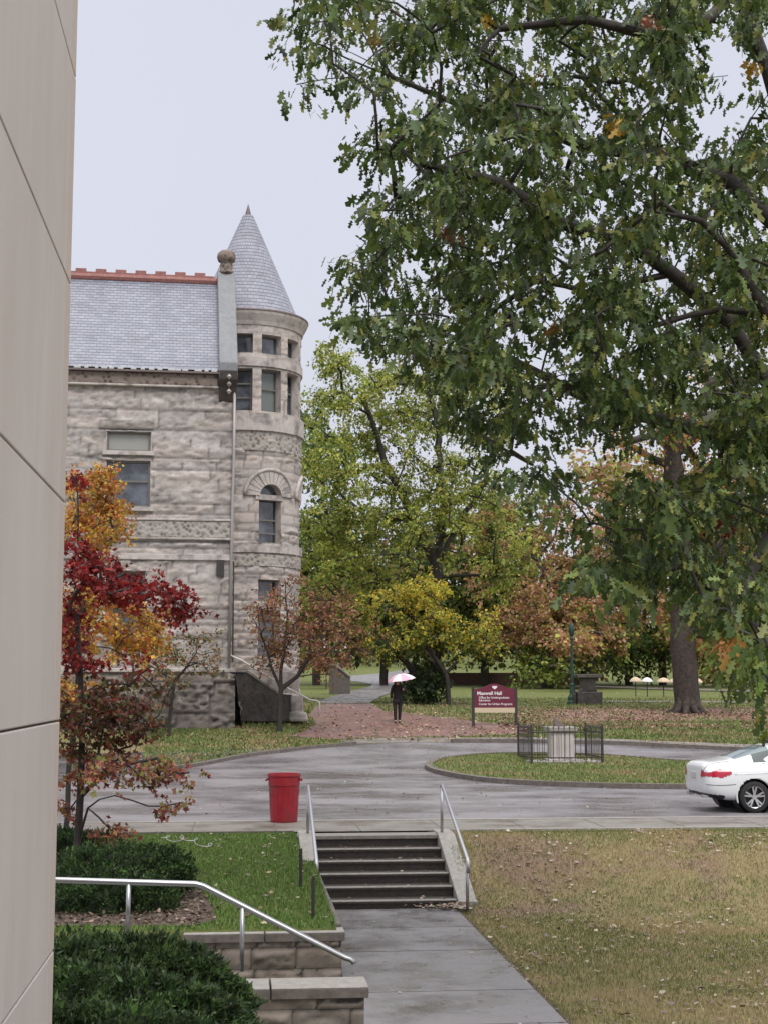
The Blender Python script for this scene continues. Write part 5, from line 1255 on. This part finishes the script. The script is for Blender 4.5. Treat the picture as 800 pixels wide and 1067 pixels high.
m = MB(); m.tube([(0, 0, -.1), (0, 0, .62*sc_)], .008, 6); m.tube([(0, 0, -.1), (0, .03, -.14), (0, .06, -.1)], .012, 6); m.build('shaft', M['iron'], um)
m = MB(); n = 8; R0 = .52*sc_; rows = [(1, .38), (.8, .47), (.55, .545), (.28, .59), (.02, .605)]
vs = []
for f, z in rows:
    for k in range(16): a = k*math.pi/8; rr = R0*f*(1 if k % 2 == 0 else .965); vs.append((rr*math.cos(a), rr*math.sin(a), z*sc_+(.0 if k % 2 == 0 else .012*f)))
for j in range(4):
    for k in range(16): m.add([], []); m.f.append((j*16+k, j*16+(k+1) % 16, (j+1)*16+(k+1) % 16, (j+1)*16+k)); m.mi.append((k//2) % 2)
m.v = [tuple(v) for v in vs]; m.build('canopy', [M['umb_pink'], M['umb_white']], um, fix=False)

# ------------------------------------------------------------------ white car
cp_ = hit(787, 848); cr_ = root('parked_car', (cp_.x, cp_.y, cp_.z+.012), 'white sedan entering at the right edge, rear corner showing', 'car', rz=TH)
AX = 1.02      # rear axle distance from the rear bumper; near side is local y = 0 -> body centre at y = +.86
CW = .89
# stations: x, zb, hw, z_mid, z_sh, hg(glass base half), z_gb, hr, z_r, ztop
St = [(0.00, .46, .62, .62, .80, .56, .86, .50, .90, .915), (.05, .36, .76, .60, .84, .66, .93, .58, .975, .99), (.16, .30, .84, .58, .86, .70, .97, .60, 1.015, 1.035), (.40, .24, .875, .56, .88, .70, .985, .585, 1.04, 1.06),
      (.68, .22, .89, .56, .89, .70, .99, .58, 1.07, 1.095), (1.05, .21, .895, .56, .90, .735, 1.0, .58, 1.21, 1.245), (1.45, .20, .89, .56, .905, .76, .99, .58, 1.325, 1.365), (1.8, .19, .885, .56, .905, .77, .98, .585, 1.37, 1.415),
      (2.3, .19, .885, .55, .90, .775, .965, .59, 1.39, 1.435), (2.75, .19, .885, .55, .89, .775, .95, .585, 1.365, 1.41), (3.1, .19, .885, .55, .87, .77, .935, .57, 1.26, 1.30), (3.5, .19, .885, .54, .84, .76, .91, .56, 1.01, 1.05),
      (3.9, .2, .88, .54, .80, .72, .87, .54, .92, .95), (4.3, .22, .85, .52, .74, .66, .79, .5, .84, .86), (4.52, .26, .76, .48, .66, .58, .70, .44, .74, .755), (4.62, .34, .6, .46, .58, .5, .60, .4, .62, .63)]
sec = lambda a: [(0, a[1]), (a[2]*.8, a[1]), (a[2]*.96, a[1]+.08), (a[2], a[3]), (a[2]*.985, a[4]-.10), (a[2]*.955, a[4]), (a[5], a[6]), (a[7], a[8]), (a[7]*.6, a[9]-.008), (0, a[9])]
vs = []; fs = []; mi = []; K = 10
for a in St:
    s = sec(a); full = [(-y, z) for y, z in s[::-1]][:-1] + s  # left top centre ... bottom ... right
    vs += [(a[0], y, z) for y, z in full]
nn = 19
for i in range(len(St)-1):
    xm = (St[i][0]+St[i+1][0])/2
    for k in range(nn-1):
        fs.append((i*nn+k, i*nn+k+1, (i+1)*nn+k+1, (i+1)*nn+k)); kk = min(k, nn-2-k); mt = 0   # kk 0: top centre, 1, 2: glass band, 3: shoulder...
        if kk == 2 and 1.2 < xm < 3.3: mt = 1
        if kk in (0, 1) and .65 < xm < 1.5: mt = 2
        if kk in (0, 1) and 2.9 < xm < 3.55: mt = 1
        mi.append(mt)
fs += [tuple(range(nn-1)), tuple(range((len(St)-1)*nn+nn-2, (len(St)-1)*nn-1, -1))]; mi += [0, 0]
# the profile's first and last point coincide (top centre): weld
me = bpy.data.meshes.new('car_tmp'); me.from_pydata(vs, [], fs); me.polygons.foreach_set('material_index', mi)
bm = bmesh.new(); bm.from_mesh(me); bmesh.ops.remove_doubles(bm, verts=bm.verts, dist=.0005); bmesh.ops.recalc_face_normals(bm, faces=bm.faces); bm.to_mesh(me); bm.free()
for nme in ('a', 'b', 'c'): me.materials.append(bpy.data.materials.new('tmp_'+nme))
o = bpy.data.objects.new('car_tmp', me); S.collection.objects.link(o); md = o.modifiers.new('s', 'SUBSURF'); md.levels = 3; evald(o)
src = o.data; WC = [(AX, .335), (AX+2.7, .335)]; groups = {'body': [], 'side_window': [], 'rear_window': [], 'tail_light': [], 'lower_bumper': []}
for f in src.polygons:
    c = f.center
    if abs(c.y) > .5 and any((c.x-wx)**2+(c.z-wz)**2 < .372**2 for wx, wz in WC): continue
    arc = c.x + (.80-abs(c.y))*.8
    if f.material_index == 1: groups['side_window'].append(f)
    elif f.material_index == 2 and abs(c.y) < .56: groups['rear_window'].append(f)
    elif c.x < .56 and abs(c.y) > .50 and abs(arc-.30)/.34+abs(c.z-.80-.12*(arc-.3))/.085 < 1 and c.z < .93: groups['tail_light'].append(f)
    elif c.x < .42 and c.z < .40-.12*c.x and c.z > .2: groups['lower_bumper'].append(f)
    else: groups['body'].append(f)
vn = [v_.normal.copy() for v_ in src.vertices]
for nme, fl_ in groups.items():
    mt = {'body': 'car_paint', 'side_window': 'car_glass', 'rear_window': 'rear_glass', 'tail_light': 'tail', 'lower_bumper': 'black_plastic'}[nme]
    sides = ((-1, 1) if nme == 'tail_light' else (0,))
    for sd_ in sides:
        m = MB(); idx = {}; V = []; F = []
        for f in fl_:
            if sd_ and f.center.y*sd_ < 0: continue
            face = []
            for vi in f.vertices:
                if vi not in idx: idx[vi] = len(V); V.append(src.vertices[vi].co + (vn[vi]*.006 if nme == 'tail_light' else Vector()) + Vector((-AX, CW, 0)))
                face.append(idx[vi])
            F.append(face)
        m.add(V, F); m.build(nme, M[mt], cr_, smooth=True, fix=False)
BV = BVHTree.FromPolygons([v_.co.copy() for v_ in src.vertices], [tuple(f.vertices) for f in src.polygons])
bpy.data.objects.remove(o)
for i, wx in enumerate((0, 2.7)):
    for sy in (0, 2*CW):
        s1 = 1 if sy == 0 else -1; w = bpy.data.objects.new('wheel', None); S.collection.objects.link(w); w.parent = cr_; w.location = (wx, sy+s1*.115, .322)
        if s1 < 0: w.rotation_euler = (0, 0, math.pi)
        m = MB(); m.lathe([(.225, -.10), (.29, -.105), (.318, -.08), (.322, 0), (.318, .08), (.29, .105), (.225, .10), (.225, -.10)], 40, axis='y'); m.build('tyre', M['tyre'], w, smooth=True)
        m = MB(); m.lathe([(.228, -.095), (.232, -.07), (.21, -.06), (.21, .09)], 40, axis='y'); m.lathe([(.001, -.075), (.05, -.075), (.055, -.05), (.001, -.04)], 16, axis='y')
        for k in range(5):
            for dlt in (-.11, .11):
                a = k*2*math.pi/5+.3; a2 = a+dlt*1.7; p0 = Vector((math.cos(a+dlt*.6)*.04, 0, math.sin(a+dlt*.6)*.04)); p1 = Vector((math.cos(a2)*.215, 0, math.sin(a2)*.215))
                d = (p1-p0).normalized(); nrm = Vector((-d.z, 0, d.x))*.017
                m.add([p0-nrm+Vector((0, -.06, 0)), p0+nrm+Vector((0, -.06, 0)), p1+nrm+Vector((0, -.08, 0)), p1-nrm+Vector((0, -.08, 0)), p0-nrm+Vector((0, -.03, 0)), p0+nrm+Vector((0, -.03, 0)), p1+nrm+Vector((0, -.045, 0)), p1-nrm+Vector((0, -.045, 0))], [(0, 1, 2, 3), (4, 7, 6, 5), (0, 4, 5, 1), (1, 5, 6, 2), (2, 6, 7, 3), (3, 7, 4, 0)])
        m.build('rim', M['rim'], w)
        m = MB(); m.lathe([(.001, 0), (.208, 0)], 24, axis='y'); m.build('brake_disc', M['black_plastic'], w)
        # arch liner and lip
        m = MB(); yy = .0 if s1 > 0 else 2*CW; m.lathe([(.38, 0), (.38, .35*s1), (.001, .351*s1)], 32, (wx, yy+.02*s1, .335), axis='y'); m.build('wheel_arch', M['black_plastic'], cr_, fix=False)
        m = MB(); m.tube([(wx+.378*math.cos(t), yy+.012*s1 + .02*s1*(1 if t > 0 else 1), .335+.378*math.sin(t)) for t in np.linspace(-.35, math.pi+.35, 32)], .018, 6); m.build('arch_lip', M['car_paint'], cr_, smooth=True)
from mathutils.bvhtree import BVHTree
def seam(name, pts, rad, material, n_=14, both=True):
    for sg_ in ((-1, 1) if both else (1,)):
        q = []
        for i in range(len(pts)-1):
            for j in range(n_): t = j/n_; q.append(Vector(pts[i]).lerp(Vector(pts[i+1]), t))
        q.append(Vector(pts[-1])); out = []
        for p in q:
            p = Vector((p.x, p.y*sg_, p.z)); loc, nn_, _, _ = BV.find_nearest(p); out.append(loc + nn_*(rad*.2) + Vector((-AX, CW, 0)))
        m = MB(); m.tube(out, rad, 6); m.build(name, M[material], cr_, smooth=True)
seam('shut_line', [(.06, -.72, .58), (.3, -.9, .56), (.62, -.95, .58)], .006, 'black_plastic'); seam('shut_line', [(.0, -.5, .70), (.05, -.62, .86), (.28, -.62, .99), (.6, -.6, 1.04)], .006, 'black_plastic')
seam('shut_line', [(1.5, -.95, .98), (1.42, -.95, .7), (1.5, -.95, .45), (1.62, -.95, .3)], .006, 'black_plastic')
seam('shoulder_crease', [(.6, -1, .80), (1.5, -1, .84), (3.2, -1, .80)], .007, 'rim')
seam('window_trim', [(1.25, -.8, 1.04), (1.8, -.9, .975), (3.1, -.9, .935)], .012, 'rim')
m = MB(); m.box((-AX-.012, CW-.16, .68), (-AX+.03, CW+.16, .80)); m.build('number_plate', M['white_frame'], cr_, bevel=.005)
m = MB(); m.box((-AX+.02, CW-.38, .825), (-AX+.06, CW+.38, .845)); m.build('boot_trim', M['rim'], cr_)
m = MB(); m.prism([(-AX+1.55, 1.37), (-AX+1.72, 1.40), (-AX+1.66, 1.44), (-AX+1.58, 1.47)], CW-.015, CW+.015, fn=lambda a, b, d: (a, d, b)); m.build('antenna', M['black_plastic'], cr_)
for y in (CW-.5, CW+.5): m = MB(); m.box((-AX+.02, y-.08, .30), (-AX+.14, y+.08, .36)); m.build('exhaust_tip', M['rim'], cr_, bevel=.01)
